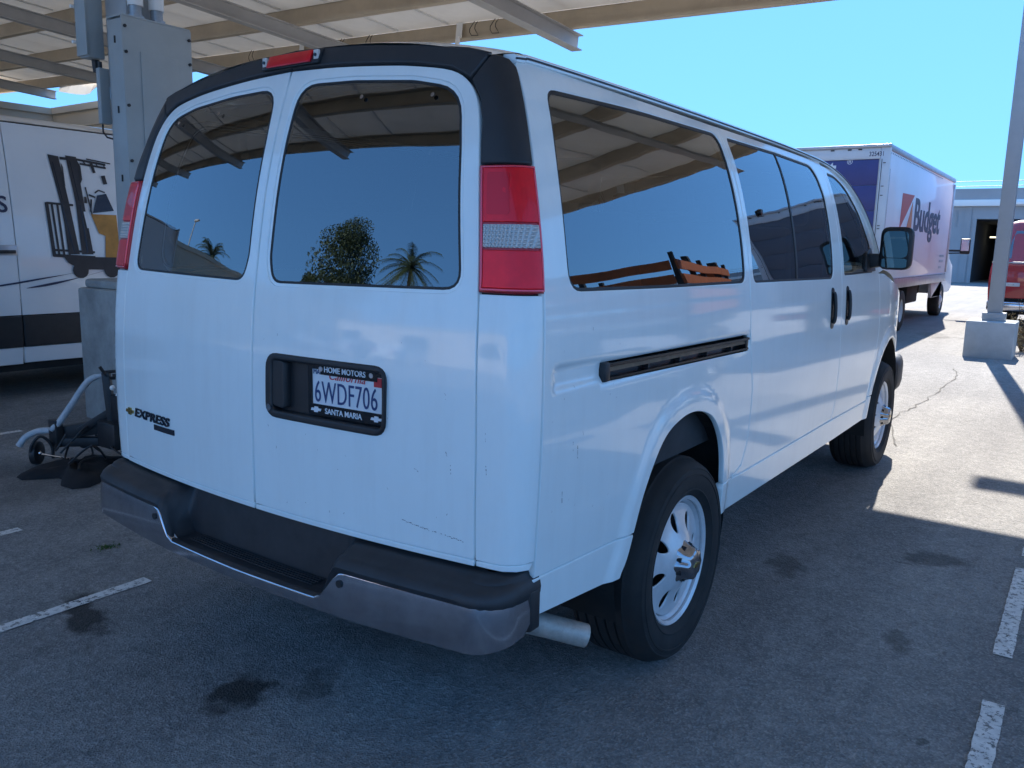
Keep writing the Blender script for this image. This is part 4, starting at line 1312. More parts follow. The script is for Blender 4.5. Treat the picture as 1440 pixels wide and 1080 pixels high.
for xw in (1.125, 4.55):
    for sg in (-1, 1):
        rings = []
        for y in (sg * .944, sg * .60):
            rings.append([(xw - .02 + .47 * math.cos(t), y, .47 + .47 * math.sin(t)) for t in np.linspace(-.35, math.pi + .35, 17)])
        mb = MB().loft(rings, closed=False, caps=False)
        k = [(xw - .02 + .47 * math.cos(t), .47 + .47 * math.sin(t)) for t in np.linspace(-.35, math.pi + .35, 17)]
        mb.add([(p[0], sg * .60, p[1]) for p in k], [tuple(range(len(k)))])
        mb.build("wheel_well", "underbody", van)
    MB().tube([(xw, -.7, .387), (xw, .7, .387)], .06, 10).build("axle", "underbody", van)

# ---- wheels
def make_wheel(x, y_lip, sg, first=None):
    R = .380
    if first is None:
        prof = [(.222, .012), (.236, .006), (.246, -.010), (.262, -.018), (.264, -.0215), (.267, -.0215), (.269, -.020), (.290, -.0255), (.310, -.026), (.318, -.0255), (.320, -.0285), (.326, -.028), (.328, -.0245), (.340, -.022), (.343, -.024), (.347, -.0225), (.349, -.0175), (.358, -.010), (.369, .012), (.374, .026), (.378, .034)]
        for k in range(5):
            y0 = .036 + k * .037
            prof += [(.379 + .001, y0), (.380, y0 + .028), (.371, y0 + .0295), (.371, y0 + .0355)]
        prof += [(.378, .222), (.372, .236), (.355, .252), (.30, .262), (.24, .25), (.222, .235)]
        ty = MB().lathe_y(prof, 72).build("tyre", "tyre_rubber", van, smooth=35)
        mb = MB().lathe_y([(.2215, .03), (.2235, .004), (.236, -.004), (.2395, .000), (.238, .008), (.229, .010), (.216, .022), (.2085, .034)], 64)
        mb.build("rim_barrel", "silver_rim", ty, smooth=50)
        dish = Spl([0, .05, .075, .095, .125, .155, .185, .206, .22], [-.026, -.024, -.018, -.010, .004, .014, .020, .021, .020])
        holes = []
        for k in range(8):
            a0 = rad(12 + 45 * k)
            h = []
            for t in np.linspace(0, 2 * math.pi, 17)[:-1]:
                lr, lt = .150 + .036 * math.cos(t), 0.0205 * math.sin(t) * (1 + .25 * math.cos(t))
                h.append((lr * math.cos(a0) - lt * math.sin(a0), lr * math.sin(a0) + lt * math.cos(a0)))
            holes.append(h)
        outer = [(.2075 * math.cos(t), .2075 * math.sin(t)) for t in np.linspace(0, 2 * math.pi, 61)[:-1]]
        def fw_(u, v): return (u, dish(math.hypot(u, v)), v)
        panel("rim_disc", outer, holes, fw_, "silver_rim", ty, .014, .007, .003, outward=(0, -1, 0))
        bk = MB().lathe_y([(.0, .075), (.200, .075), (.2075, .036)], 32); bk.build("brake_drum", "underbody", ty)
        lob = lambda t, r, y: 1 + (.055 * math.cos(8 * t) if .04 < r < .09 else 0)
        hc = MB().lathe_y([(.080, -.012), (.072, -.022), (.064, -.034), (.058, -.048), (.055, -.060), (.046, -.066), (.0, -.068)], 64, rf=lob)
        cap = hc.build("hub_cap", "hub_metal", ty, smooth=50)
        for k in range(8):
            a0 = rad(22.5 + 45 * k)
            MB().tube([(.066 * math.cos(a0), -.005, .066 * math.sin(a0)), (.0615 * math.cos(a0), -.034, .0615 * math.sin(a0))], .009, 8).build("lug_nut", "gloss_black", ty)
        MB().prism([p for p in bowtie(.06, .024)], lambda a, b: (a * .8, -.0665, b * .8), lambda a, b: (a * .8, -.070, b * .8)).build("cap_emblem", "badge_gold", ty)
        o = ty
    else:
        o = copy_tree(first, van)
    o.location = (x, y_lip, R)
    o.rotation_euler = (0, 0, 0 if sg < 0 else math.pi)
    return o
w0 = make_wheel(1.125, -.952, -1)
w1 = make_wheel(4.55, -.942, -1, w0)
w1.rotation_euler = (0, .35, 0)
make_wheel(1.125, .952, 1, w0)
make_wheel(4.55, .942, 1, w0)

# ---- rear bumper: chrome face with a step notch, dark pads
def bpath(s):                      # plan path of the face, s measured along it
    a, sg = abs(s), (1 if s >= 0 else -1)
    r, y0 = .11, .865
    if a <= y0: return (-.085 + .055 * (a / .87) ** 2, s)
    th = min(math.pi / 2, .12 + (a - y0) / r)
    x0 = -.085 + .055 * (y0 / .87) ** 2
    ex_ = max(0, (a - y0) - r * (math.pi / 2 - .12))
    return (x0 + r * (math.cos(.12) - math.cos(th)) + ex_, sg * (y0 + r * (math.sin(th) - math.sin(.12))))
def bface(s, z):
    x, y = bpath(s)
    k = 1 + .02 * ((z - .52) / .09) ** 2
    bulge = .011 * (1 - ((z - .51) / .10) ** 2)
    a = abs(s)
    th = .12 * (a / .865) if a <= .865 else min(math.pi / 2, .12 + (a - .865) / .11)
    d = bulge - .009
    return (x - d * math.cos(th), y + (1 if s >= 0 else -1) * d * math.sin(th), z)
chrome = [(-1.055, .488), (-.90, .466), (-.5, .455), (0, .452), (.5, .455), (.90, .466), (1.055, .488), (1.082, .515), (1.085, .588), (1.065, .600), (.90, .600), (.47, .594)]
chrome += [(.445, .588), (.425, .570), (.378, .508), (.352, .496), (0, .492), (-.352, .496), (-.378, .508), (-.425, .570), (-.445, .588), (-.47, .594), (-.90, .600), (-1.065, .600), (-1.085, .588), (-1.082, .515)]
bump = panel("rear_bumper", chrome, [], bface, "dull_chrome", van, .025, .03, .006, outward=(-1, 0, 0))
mb = MB(); rings = []
S_ = np.concatenate([np.linspace(-1.13, -.47, 22), np.linspace(-.455, -.34, 10), np.linspace(-.31, .31, 9), np.linspace(.34, .455, 10), np.linspace(.47, 1.13, 22)])
for s in S_:
    a = abs(s)
    t = min(1, max(0, (a - .365) / .075)); t = t * t * (3 - 2 * t)
    x, y = bpath(s)
    sg_s = 1 if s >= 0 else -1
    th = .12 * (a / .865) if a <= .865 else min(math.pi / 2, .12 + (a - .865) / .11)
    nx, ny = math.cos(th), -sg_s * math.sin(th)
    hi = [(.006, .590), (.002, .606), (.012, .622), (.030, .634), (.055, .640), (.060, .648), (.085, .655), (.14, .660), (.15, .45)]
    low = [(.006, .486), (.002, .496), (.010, .502), (.020, .502), (.024, .496), (.030, .497), (.100, .501), (.118, .656), (.15, .45)]
    k = max(.35, 1 - max(0, a - .86) * 3.2)
    ring = []
    for (d0, z0), (d1, z1) in zip(low, hi):
        d = (d0 + (d1 - d0) * t) * (k if a > .86 else 1); z = z0 + (z1 - z0) * t
        ring.append((x + nx * d, y + ny * d, z))
    rings.append(ring)
mb.loft(rings)
mb.build("bumper_pad", "pad_plastic", bump, smooth=45)
for s in (-1, 1):                  # rubber end caps
    rings = []
    for q in np.linspace(1.078, 1.125, 5):
        x, y = bpath(s * q)
        rings.append([(x, y + s * .002, .49), (x, y + s * .002, .603), (x, y - s * .05, .603), (x, y - s * .05, .48)])
    MB().loft(rings).build("bumper_end", "black_plastic", bump, bev=.005)
for (s, z) in ((-.455, .560), (.455, .560)):
    p = bface(s, z)
    MB().tube([(p[0] - .004, p[1], z), (p[0] + .01, p[1], z)], .011, 10).build("bumper_bolt", "steel_black", bump)
mb = MB()
for k in range(5):
    pts = [(bpath(s)[0] + .045 + k * .012, bpath(s)[1], .5045) for s in np.linspace(-.30, .30, 9)]
    mb.tube(pts, .0022, 5)
mb.build("step_tread", "pad_plastic", bump)

# exhaust pipe
mb = MB()
pts = catmull([(.10, -.45, .44), (.22, -.66, .44), (.32, -.80, .41), (.465, -.945, .345)], 5)
outer = MB().tube(pts, .036, 16, caps=False)
k = len(outer.v)
inner = MB().tube(pts, .032, 16, caps=False)
mb.add(outer.v, outer.f); mb.add(inner.v, inner.f)
n0 = len(outer.v) - 16
mb.add([outer.v[n0 + i] for i in range(16)] + [inner.v[n0 + i] for i in range(16)], [(i, (i + 1) % 16, 16 + (i + 1) % 16, 16 + i) for i in range(16)])
mb.build("exhaust_pipe", "exhaust_steel", van, smooth=50)

# mirrors
for sg in (-1, 1):
    mb = MB()
    sect = roundpoly([(-.095, -.125), (.095, -.125), (.095, .125), (-.095, .125)], .05, 4)
    rings = []
    for (x, s) in ((3.735, .90), (3.745, 1.0), (3.80, 1.0), (3.86, .86), (3.90, .55)):
        rings.append([(x, sg * (1.088 + p[0] * s * .92), 1.532 + p[1] * s) for p in sect])
    mb.loft(rings)
    mi = mb.build("wing_mirror", "black_plastic", van, smooth=50)
    rings = [[(x, sg * (1.088 + p[0] * .72), 1.555 + p[1] * .62) for p in sect] for x in (3.731, 3.738)]
    MB().loft(rings).build("mirror_glass", "mirror_dark", mi)
    rings = [[(x, sg * (1.088 + p[0] * .72), 1.447 + p[1] * .22) for p in sect] for x in (3.731, 3.738)]
    MB().loft(rings).build("spotter_glass", "mirror_dark", mi)
    MB().prism_x([(sg * .90, 1.40), (sg * 1.02, 1.425), (sg * 1.02, 1.50), (sg * .90, 1.50)], 3.765, 3.84).build("mirror_arm", "black_plastic", mi, bev=.012)
    panel("mirror_base", [(3.68, 1.388), (3.92, 1.392), (3.845, 1.53), (3.72, 1.50)], [], deeper(mkside(sg), -.006, (0, sg, 0)), "black_plastic", mi, .05, .02, .004, outward=(0, sg, 0))

# scuffs on the lower right rear corner
mb = MB()
def scuff(fun, u0, v0, u1, v1, w, n=14, gap=.25):
    for i in range(n):
        if random.random() < gap: continue
        t0, t1 = i / n, (i + random.uniform(.5, 1.1)) / n
        j = random.uniform(-.0015, .0015)
        ww = w * random.uniform(.3, 1)
        a = (u0 + (u1 - u0) * t0, v0 + (v1 - v0) * t0 + j); b = (u0 + (u1 - u0) * t1, v0 + (v1 - v0) * t1 + j)
        d = Vector((b[0] - a[0], b[1] - a[1])).normalized()
        q = [(a[0] - d.y * ww, a[1] + d.x * ww), (a[0] + d.y * ww, a[1] - d.x * ww), (b[0] + d.y * ww, b[1] - d.x * ww), (b[0] - d.y * ww, b[1] + d.x * ww)]
        mb.add([fun(*p) for p in q], [(0, 1, 2, 3)])
fo = deeper(fD, -.0007, (-1, 0, 0))
scuff(fo, .60, .752, .80, .728, .0011, 30, .2)
scuff(fo, .66, .742, .70, .738, .0008, 6, .3)
scuff(fo, .755, .93, .757, .905, .0012, 5, .2)
scuff(fo, .74, .965, .745, .95, .0008, 3, .2)
scuff(fo, .64, .905, .66, .895, .0008, 4, .4)
scuff(fo, .856, 1.03, .857, 1.00, .0006, 6, .3)
scuff(fo, .86, .945, .862, .92, .0009, 5, .3)
for i in range(26):
    u, v = random.uniform(.05, .80), random.uniform(.70, 1.25)
    scuff(fo, u, v, u + random.uniform(-.006, .006), v + random.uniform(.002, .008), .0006, 1, 0)
fo = deeper(fR, -.0007, (0, -1, 0))
scuff(fo, .335, .965, .338, .925, .0012, 6, .2)
scuff(fo, .31, .98, .312, .95, .0008, 4, .3)
scuff(fo, .265, .85, .268, .81, .0012, 4, .1)
scuff(fo, .36, 1.0, .365, .985, .0008, 2, .1)
for i in range(16):
    u, v = random.uniform(.2, .6), random.uniform(.70, 1.3)
    scuff(fo, u, v, u + .002, v + random.uniform(.004, .01), .0006, 1, 0)
sc = mb.build("paint_scuffs", "scratch_dark", van)
sc["kind"] = "stuff"

# ================================================================ simple wheel used by the other vehicles
def plain_wheel(name, R, w, rimR, tyre="tyre_rubber", rim="silver_rim", parent=None, loc=(0, 0, 0), sg=-1, dish=.05):
    prof = [(rimR, .02), (rimR + .012, .0), (R * .86, -.008), (R - .012, .012), (R, .035), (R, w - .035), (R - .012, w - .012), (R * .86, w + .008), (rimR, w - .02)]
    o = MB().lathe_y(prof, 40).build(name, tyre, parent, smooth=40)
    mb = MB().lathe_y([(rimR + .004, .01), (rimR, .022), (rimR * .92, .03), (rimR * .86, dish), (rimR * .45, dish - .012), (rimR * .38, dish - .04), (rimR * .2, dish - .055), (.001, dish - .056)], 40)
    mb.build("rim", rim, o, smooth=40)
    for k in range(8):
        a = 2 * math.pi * k / 8
        r = rimR * .66
        MB().tube([(r * math.cos(a), dish - .012, r * math.sin(a)), (r * math.cos(a), dish + .004, r * math.sin(a))], rimR * .11, 10).build("rim_hole", "gloss_black", o)
    o.location = loc
    o.rotation_euler = (0, 0, 0 if sg < 0 else math.pi)
    return o

# ================================================================ white work van on the left
wv = thing("work_van", "white high roof work van with forklift picture on its side", "van", (1.0, 6.8, 0))
def WV(x, y, z): return (x - 1.0, y - 6.8, z)
YW = 5.80
WW2 = Spl([.3, .5, .8, 1.1, 1.4, 1.8, 2.2, 2.42, 2.52, 2.58], [.97, .995, 1.0, 1.0, .985, .95, .90, .865, .82, .74])
def fW(sg):
    return lambda u, v: WV(u, 6.8 + sg * WW2(v), v)
for sg in (-1, 1):
    f = fW(sg)
    ow = (0, sg, 0)
    for nm, x0, x1 in (("cargo_side", -2.1, 1.895), ("sliding_door", 1.905, 3.05), ("cab_side", 3.06, 4.1)):
        top = 2.47
        if nm == "cab_side":
            o = [(3.06, .80), (4.2, .80), (4.5, 1.1), (4.15, 1.35), (3.75, 2.1), (3.5, 2.40), (3.06, top)]
            wn_ = roundpoly([(3.25, 1.42), (4.0, 1.42), (3.62, 2.1), (3.25, 2.12)], .05)
            sp = panel(nm, o, [wn_], f, "fleet_paint", wv, .1, .02, outward=ow)
            panel("window_pane", grow(wn_, .01), [], deeper(f, .006, ow), "front_glass", sp, .1, .004, .001, outward=ow)
        else:
            panel(nm, [(x0, .775), (x1, .775), (x1, top), (x0, top)], [], f, "fleet_paint", wv, .1, .02, outward=ow)
        xx1 = x1 if nm != "cab_side" else 4.4
        panel("side_moulding", [(x0, .485), (xx1, .485), (xx1, .768), (x0, .768)], [], deeper(f, -.012, ow), "black_plastic", wv, .12, .03, .01, outward=ow)
        if nm != "cab_side":
            panel("sill", [(x0, .335), (x1, .325), (x1, .480), (x0, .480)], [], f, "fleet_paint", wv, .12, .03, .01, outward=ow)
    panel("roof_gutter", [(-2.1, 2.4735), (3.06, 2.4735), (3.06, 2.482), (-2.1, 2.482)], [], deeper(f, .006, ow), "rubber_seal", wv, .15, .01, .002, outward=ow)
    mb = MB().box(WV(-2.0, 6.8 + (sg * .92 if sg < 0 else .90), .26), WV(4.3, 6.8 + (-.90 if sg < 0 else .92), .40)); mb.build("side_skirt", "underbody", wv)
mb = MB(); rings = []
for x in np.linspace(-2.1, 3.1, 12):
    rings.append([WV(x, 6.8 + u * (WW2(2.485) + .002), 2.484 + .11 * (1 - abs(u) ** 3)) for u in np.linspace(-1, 1, 17)])
for x, dz in ((3.4, .03), (3.6, .12), (3.75, .36)):
    rings.append([WV(x, 6.8 + u * (WW2(2.485) + .002), 2.484 - dz + .10 * (1 - abs(u) ** 3)) for u in np.linspace(-1, 1, 17)])
MB().loft(rings, closed=False, caps=False).build("roof", "fleet_paint", wv, smooth=50)
mb = MB().box(WV(-2.12, 5.86, .4), WV(-2.10, 7.74, 2.5)); mb.build("rear_door", "fleet_paint", wv)
MB().prism_y([WV(4.1, 0, 1.32)[::2], WV(5.0, 0, 1.12)[::2], WV(5.15, 0, .5)[::2], WV(4.1, 0, .5)[::2]], -.93, .93).build("nose", "fleet_paint", wv, bev=.08)
mb = MB().box(WV(-2.1, 5.95, .45), WV(4.6, 7.65, .78)); mb.build("underbody", "underbody", wv)
for x in (-.75, 3.35):
    for sg in (-1, 1):
        plain_wheel("wheel", .345, .22, .21, parent=wv, loc=WV(x, 6.8 + sg * .99, .345), sg=sg)
# handle
MB().box(WV(1.74, 5.772, 1.325), WV(1.88, 5.80, 1.355)).build("door_handle", "black_plastic", wv, bev=.006)
MB().box(WV(1.72, 5.788, 1.31), WV(1.895, 5.81, 1.40)).build("handle_cup", "alu_trim", wv, bev=.006)
def onW(x, z, h):
    p = fW(-1)(x, z)
    return (p[0], p[1] - h - .007, p[2])
text_mb("S", .20, .0015, .003, 0, 1.0, lambda x, y, h: onW(1.865 + x, 1.685 + y, .003 + h), align='RIGHT').build("lettering", "print_navy", wv)
# forklift print: flat shapes on the side
pr = MB()
def shp(poly, mat_mb, h=.002):
    n = len(poly)
    mat_mb.prism(poly, lambda a, b: onW(a, b, h - .0012), lambda a, b: onW(a, b, h))
def quadline(a, b, w):
    d = Vector((b[0] - a[0], b[1] - a[1])).normalized()
    return [(a[0] - d.y * w, a[1] + d.x * w), (a[0] + d.y * w, a[1] - d.x * w), (b[0] + d.y * w, b[1] - d.x * w), (b[0] - d.y * w, b[1] + d.x * w)]
blk, org_, gry = MB(), MB(), MB()
shp([(2.265, 2.225), (2.36, 2.215), (2.405, 1.80), (2.325, 1.80)], blk)
shp([(2.325, 1.80), (2.405, 1.80), (2.455, 1.32), (2.365, 1.32)], blk)
shp([(2.425, 2.23), (2.525, 2.225), (2.545, 1.80), (2.468, 1.80)], blk, .0026)
shp([(2.468, 1.80), (2.545, 1.80), (2.585, 1.32), (2.475, 1.32)], blk, .0026)
shp([(2.525, 2.20), (2.555, 2.14), (2.555, 2.02), (2.535, 1.98)], blk, .0028)
shp([(2.375, 2.16), (2.39, 2.12), (2.39, 1.95), (2.375, 1.90)], blk, .0028)
shp([(2.555, 1.86), (2.575, 1.86), (2.575, 1.80), (2.548, 1.80)], blk, .0028)
for a, b, w in (((2.37, 2.20), (2.44, 2.20), .012), ((2.50, 2.205), (2.80, 2.175), .010), ((2.55, 2.165), (2.80, 2.145), .009), ((2.66, 2.18), (2.68, 2.09), .014), ((2.20, 1.785), (2.44, 1.775), .010),
                ((2.20, 1.79), (2.22, 1.30), .016), ((2.245, 1.785), (2.265, 1.30), .010), ((2.295, 1.785), (2.31, 1.30), .010), ((2.345, 1.785), (2.36, 1.30), .010), ((2.575, 1.95), (2.61, 1.70), .006),
                ((2.60, 1.88), (2.66, 1.86), .008), ((2.21, 1.31), (2.60, 1.29), .014), ((2.21, 1.36), (2.60, 1.34), .010), ((2.76, 2.07), (2.775, 1.99), .02)):
    shp(quadline(a, b, w), blk, .0032)
shp([(2.62, 1.71), (2.68, 1.88), (2.77, 1.90), (2.83, 1.74)], gry, .003)
shp([(2.60, 1.70), (2.85, 1.70), (2.85, 1.45), (2.66, 1.52)], org_, .0022)
shp([(2.72, 1.50), (2.85, 1.46), (2.85, 1.28), (2.70, 1.28)], org_, .0024)
shp([(2.30, 1.30), (2.85, 1.29), (2.85, 1.17), (2.45, 1.18), (2.34, 1.24)], blk, .0036)
shp([(2.53, 1.72), (2.555, 1.72), (2.575, 1.56), (2.55, 1.56)], MB(), .004)
for k in range(2):
    c0 = (2.45 + .3 * k, 1.17)
    shp([(c0[0] + .075 * math.cos(t), c0[1] + .075 * math.sin(t)) for t in np.linspace(0, 6.283, 15)[:-1]], blk, .004)
for a, b, w in (((2.30, 2.16), (2.345, 1.82), .004), ((2.335, 1.78), (2.405, 1.34), .004), ((2.46, 2.18), (2.50, 1.82), .004), ((2.505, 1.78), (2.53, 1.34), .005)):
    shp(quadline(a, b, w), gry, .0046)
for a, b, w in (((2.62, 2.215), (2.85, 2.19), .006), ((2.58, 2.20), (2.61, 2.155), .006), ((2.70, 2.19), (2.72, 2.155), .005), ((2.77, 2.185), (2.79, 2.15), .005), ((2.62, 1.84), (2.60, 1.72), .008), ((2.66, 1.90), (2.70, 1.93), .006), ((2.70, 1.93), (2.76, 1.91), .006)):
    shp(quadline(a, b, w), blk, .0034)
blk.build("forklift_print", "print_black", wv)
gry.build("forklift_console_print", "badge_dark", wv)
org_.build("forklift_body_print", "print_orange", wv)
tags = MB(); shp([(2.53, 1.72), (2.553, 1.722), (2.572, 1.57), (2.549, 1.566)], tags, .0045); tags.build("forklift_tag_print", "print_white", wv)
sw = MB()
for (pts, w0) in (([(1.2, .98), (1.74, 1.045), (2.1, 1.10), (2.4, 1.15), (2.85, 1.24)], .008), ([(1.95, 1.015), (2.15, 1.045), (2.40, 1.095), (2.85, 1.205)], .011)):
    p = catmull(pts, 6)
    n = len(p)
    L_, R_ = [], []
    for i, (x, z) in enumerate(p):
        w = w0 * math.sin(math.pi * min(1, (i + .3) / (n * .7)))
        w = max(w, .001)
        L_.append((x, z + w)); R_.append((x, z - w))
    shp(L_ + R_[::-1], sw, .002)
sw.build("swoosh_print", "print_navy", wv)

# ================================================================ moving truck
def box_truck(label, loc, rz, side, door, lettering=True):
    t = thing("moving_truck", label, "truck", loc, rz)
    # local: x from the rear of the box forwards, y from the right side (0) to the left (2.4)
    L_ = 7.42
    MB().box((.03, .012, .92), (L_, 2.388, 3.20)).build("cargo_box", side, t, bev=.01)
    MB().box((.02, -.012, 3.19), (L_ + .03, .05, 3.285)).build("roof_rail", "alu_trim", t, bev=.01)
    MB().box((.02, 2.35, 3.19), (L_ + .03, 2.412, 3.285)).build("roof_rail", "alu_trim", t, bev=.01)
    MB().box((.05, .05, 3.2), (L_, 2.35, 3.27)).build("roof", "truck_white", t)
    MB().box((.1, -.006, .86), (L_ - .05, .04, 1.06)).build("lower_rail", "alu_trim", t, bev=.008)
    MB().box((.1, 2.36, .86), (L_ - .05, 2.406, 1.06)).build("lower_rail", "alu_trim", t, bev=.008)
    MB().box((L_ - .08, -.02, 1.08), (L_ + .04, .03, 3.15)).build("corner_post", "alu_trim", t, bev=.01)
    # rear frame
    fr = MB().box((-.02, -.008, .84), (.028, .15, 3.24)).build("rear_frame", "truck_white", t, bev=.008)
    MB().box((-.02, 2.25, .84), (.028, 2.408, 3.24)).build("rear_frame", "truck_white", t, bev=.008)
    MB().box((-.018, .152, 3.055), (.026, 2.248, 3.238)).build("rear_header", "truck_white", t, bev=.006)
    MB().box((-.05, -.01, 3.24), (.06, 2.41, 3.29)).build("rear_cap", "alu_trim", t, bev=.006)
    for y in (.45, .62, .9, 1.5, 1.8):
        MB().box((-.03, y, 3.205), (-.019, y + .06, 3.225)).build("marker_lamp", "steel_black", t)
    MB().box((-.026, .118, .9), (-.0205, .126, 3.05)).build("frame_seam", "steel_black", t)
    n = 5
    for i in range(n):
        z0 = .93 + i * .425
        pnl = MB().box((.0, .172, z0), (.02, 2.228, z0 + .42)).build("door_panel", door, t, bev=.006)
    for y in (.152, 2.23):
        MB().box((-.005, y, .93), (.03, y + .018, 3.05)).build("door_track", "alu_trim", t)
    for z in (2.98, 2.6, 2.45, 1.95, 1.9):
        MB().box((-.028, .06, z), (-.0205, .10, z + .012)).build("frame_latch", "steel_black", t)
    # rivets along top and bottom
    mb = MB()
    for k in range(70):
        x = .15 + k * .104
        mb.box((x, -.010, 1.035), (x + .03, -.0062, 1.05))
    for k in range(40):
        x = .1 + k * .14
        mb.box((x, .006, 3.145), (x + .035, .0115, 3.162))
    rv = mb.build("rivets", "gloss_black", t); rv["kind"] = "stuff"
    MB().box((.14, .0095, 1.08), (.15, .0115, 2.9)).build("side_seam", "steel_black", t)
    if lettering:
        P_ = lambda x, y, h: (x, .0105 - h, y)
        MB().prism([(1.40, 2.58), (2.54, 2.605), (1.36, 1.93)], lambda a, b: P_(a, b, 0), lambda a, b: P_(a, b, .004)).build("logo_red_wedge", "logo_red", t)
        MB().prism([(2.42, 2.48), (2.50, 1.93), (1.98, 1.93)], lambda a, b: P_(a, b, 0), lambda a, b: P_(a, b, .004)).build("logo_orange_wedge", "logo_orange", t)
        text_mb("Budget", .86, .002, .020, 0, 1.30, lambda x, y, h: P_(2.66 + x, 1.965 + y, .003 + h)).build("side_lettering", "print_navy", t)
        text_mb("325431", .105, .001, .001, 0, .78, lambda x, y, h: (-.0195 - h, .335 - x, 3.10 + y)).build("fleet_number", "print_navy", t)
        text_mb("Budget", .40, .002, .010, 0, 1.0, lambda x, y, h: (-.004 - h, 1.98 - x, 2.78 + y)).build("door_lettering", "print_white", t)
        text_mb("®", .12, .001, 0, 0, 1.0, lambda x, y, h: (-.004 - h, .68 - x, 2.98 + y)).build("door_mark", "print_white", t)
        for (z, w_) in ((1.44, .62), (1.32, .55), (1.18, .34)):     # unreadable small print
            MB().box((6.35, .008, z), (6.35 + w_, .0102, z + .05)).build("small_print", "alu_trim", t)
    # chassis, wheels, cab
    MB().box((.3, .55, .55), (L_ + 1.5, 1.85, .84)).build("chassis", "underbody", t)
    MB().box((3.4, .12, .48), (4.6, .6, .86)).build("fuel_tank", "underbody", t, bev=.03)
    MB().box((-.12, .1, .50), (0.06, 2.3, .64)).build("step_bumper", "steel_black", t, bev=.02)
    for y, sg in ((.02, -1), (2.38, 1)):
        plain_wheel("wheel", .40, .24, .22, parent=t, loc=(2.40, y, .40), sg=sg, rim="truck_white", dish=.11)
        plain_wheel("wheel", .40, .24, .22, parent=t, loc=(7.72, y + (.06 if sg < 0 else -.06), .40), sg=sg, rim="truck_white", dish=.03)
    cabp = [(L_ + .02, .55), (L_ + .02, 2.35), (8.0, 2.38), (8.5, 2.2), (9.05, 1.45), (9.75, 1.25), (9.9, .6), (9.6, .52)]
    MB().prism_y(cabp, .16, 2.24).build("cab", "truck_white", t, bev=.06)
    MB().prism_y([(L_ - .02, .62), (L_ + .05, 1.10), (8.15, 1.10), (8.15, .85), (7.90, .93), (7.6, .93), (7.3, .80), (7.2, .50), (6.2, .50), (6.0, .86), (L_ - .03, .86)], .075, .145).build("cab_step_fairing", "truck_white", t, bev=.01)
    for sg, y in ((-1, -.28), (1, 2.68)):
        m_ = MB().box((8.10, y - .11, 1.52), (8.20, y + .11, 1.90)).build("door_mirror", "black_plastic", t, bev=.03)
        MB().box((8.094, y - .085, 1.60), (8.099, y + .085, 1.87)).build("mirror_glass", "chrome", m_)
        MB().bar((8.16, y, 1.60), (8.16, .2 if sg < 0 else 2.2, 1.60), .035, .05).build("mirror_arm", "black_plastic", m_)
        MB().bar((8.16, y, 1.55), (8.16, .2 if sg < 0 else 2.2, 1.53), .03, .03).build("mirror_arm", "black_plastic", m_)
    return t
box_truck("white moving truck with purple rear door and navy lettering on its side", (13.46, .95, 0), 0, "truck_side", "truck_door")

# ================================================================ red pickup with camper shell
rp = thing("red_pickup", "red pickup truck with camper shell parked behind the light pole", "pickup truck", (16.8, -1.36, 0))
# local: x forward from tailgate, y +-.98
PW = Spl([.45, .7, .95, 1.2, 1.4, 1.7], [.95, .985, 1.0, .995, .975, .95])
def fP(sg): return lambda u, v: (u, sg * PW(v), v)
for sg in (-1, 1):
    arch = [(2.05 + .47 * math.cos(t) * -1, .42 + .47 * math.sin(t)) for t in np.linspace(.15, math.pi - .15, 16)]
    arch = [(1.10 + .47 * -math.cos(t), .42 + .47 * math.sin(t)) for t in np.linspace(.2, math.pi - .2, 16)]
    out = [(.06, .55), (.5, .52)] + [p for p in arch if p[1] > .53] + [(1.7, .52), (3.4, .5)]
    arch2 = [(4.55 + .47 * -math.cos(t), .42 + .47 * math.sin(t)) for t in np.linspace(.2, math.pi - .2, 16)]
    out += [p for p in arch2 if p[1] > .53] + [(5.3, .55), (5.45, .9), (5.35, 1.15), (4.2, 1.22), (3.6, 1.30), (.05, 1.30)]
    panel("body_side", out, [], fP(sg), "red_paint", rp, .12, .03, outward=(0, sg, 0))
    MB().box((-.012, sg * .86 - .07, .98), (.06, sg * .90 + .07, 1.36)).build("tail_light", "red_lens", rp, bev=.012)
    MB().box((-.016, sg * .88 - .06, 1.12), (-.010, sg * .88 + .06, 1.17)).build("reverse_lens", "clear_lens", rp)
    for x in (1.10, 4.55):
        plain_wheel("wheel", .385, .26, .22, parent=rp, loc=(x, sg * .99, .385), sg=sg)
    MB().tube([(.0, 0, 0), (0, 0, .01)], .001, 4)
tg = MB().box((-.01, -.80, .70), (.05, .80, 1.36)).build("tailgate", "red_paint", rp, bev=.02)
MB().box((-.030, -.20, 1.05), (-.011, .20, 1.14)).build("tailgate_handle", "red_paint", tg, bev=.01)
MB().box((-.018, .47, .93), (-.0105, .76, 1.0)).build("nameplate", "plate_white", tg, bev=.004)
MB().box((-.0195, .56, .95), (-.0182, .67, .98)).build("nameplate_mark", "alu_trim", tg)
MB().box((-.10, -.98, .46), (.05, .98, .64)).build("rear_bumper", "dull_chrome", rp, bev=.03)
MB().box((.02, -.95, .40), (5.2, .95, .60)).build("underbody", "underbody", rp)
MB().box((.0, -.90, .655), (.05, .90, .70)).build("bumper_gap", "underbody", rp)
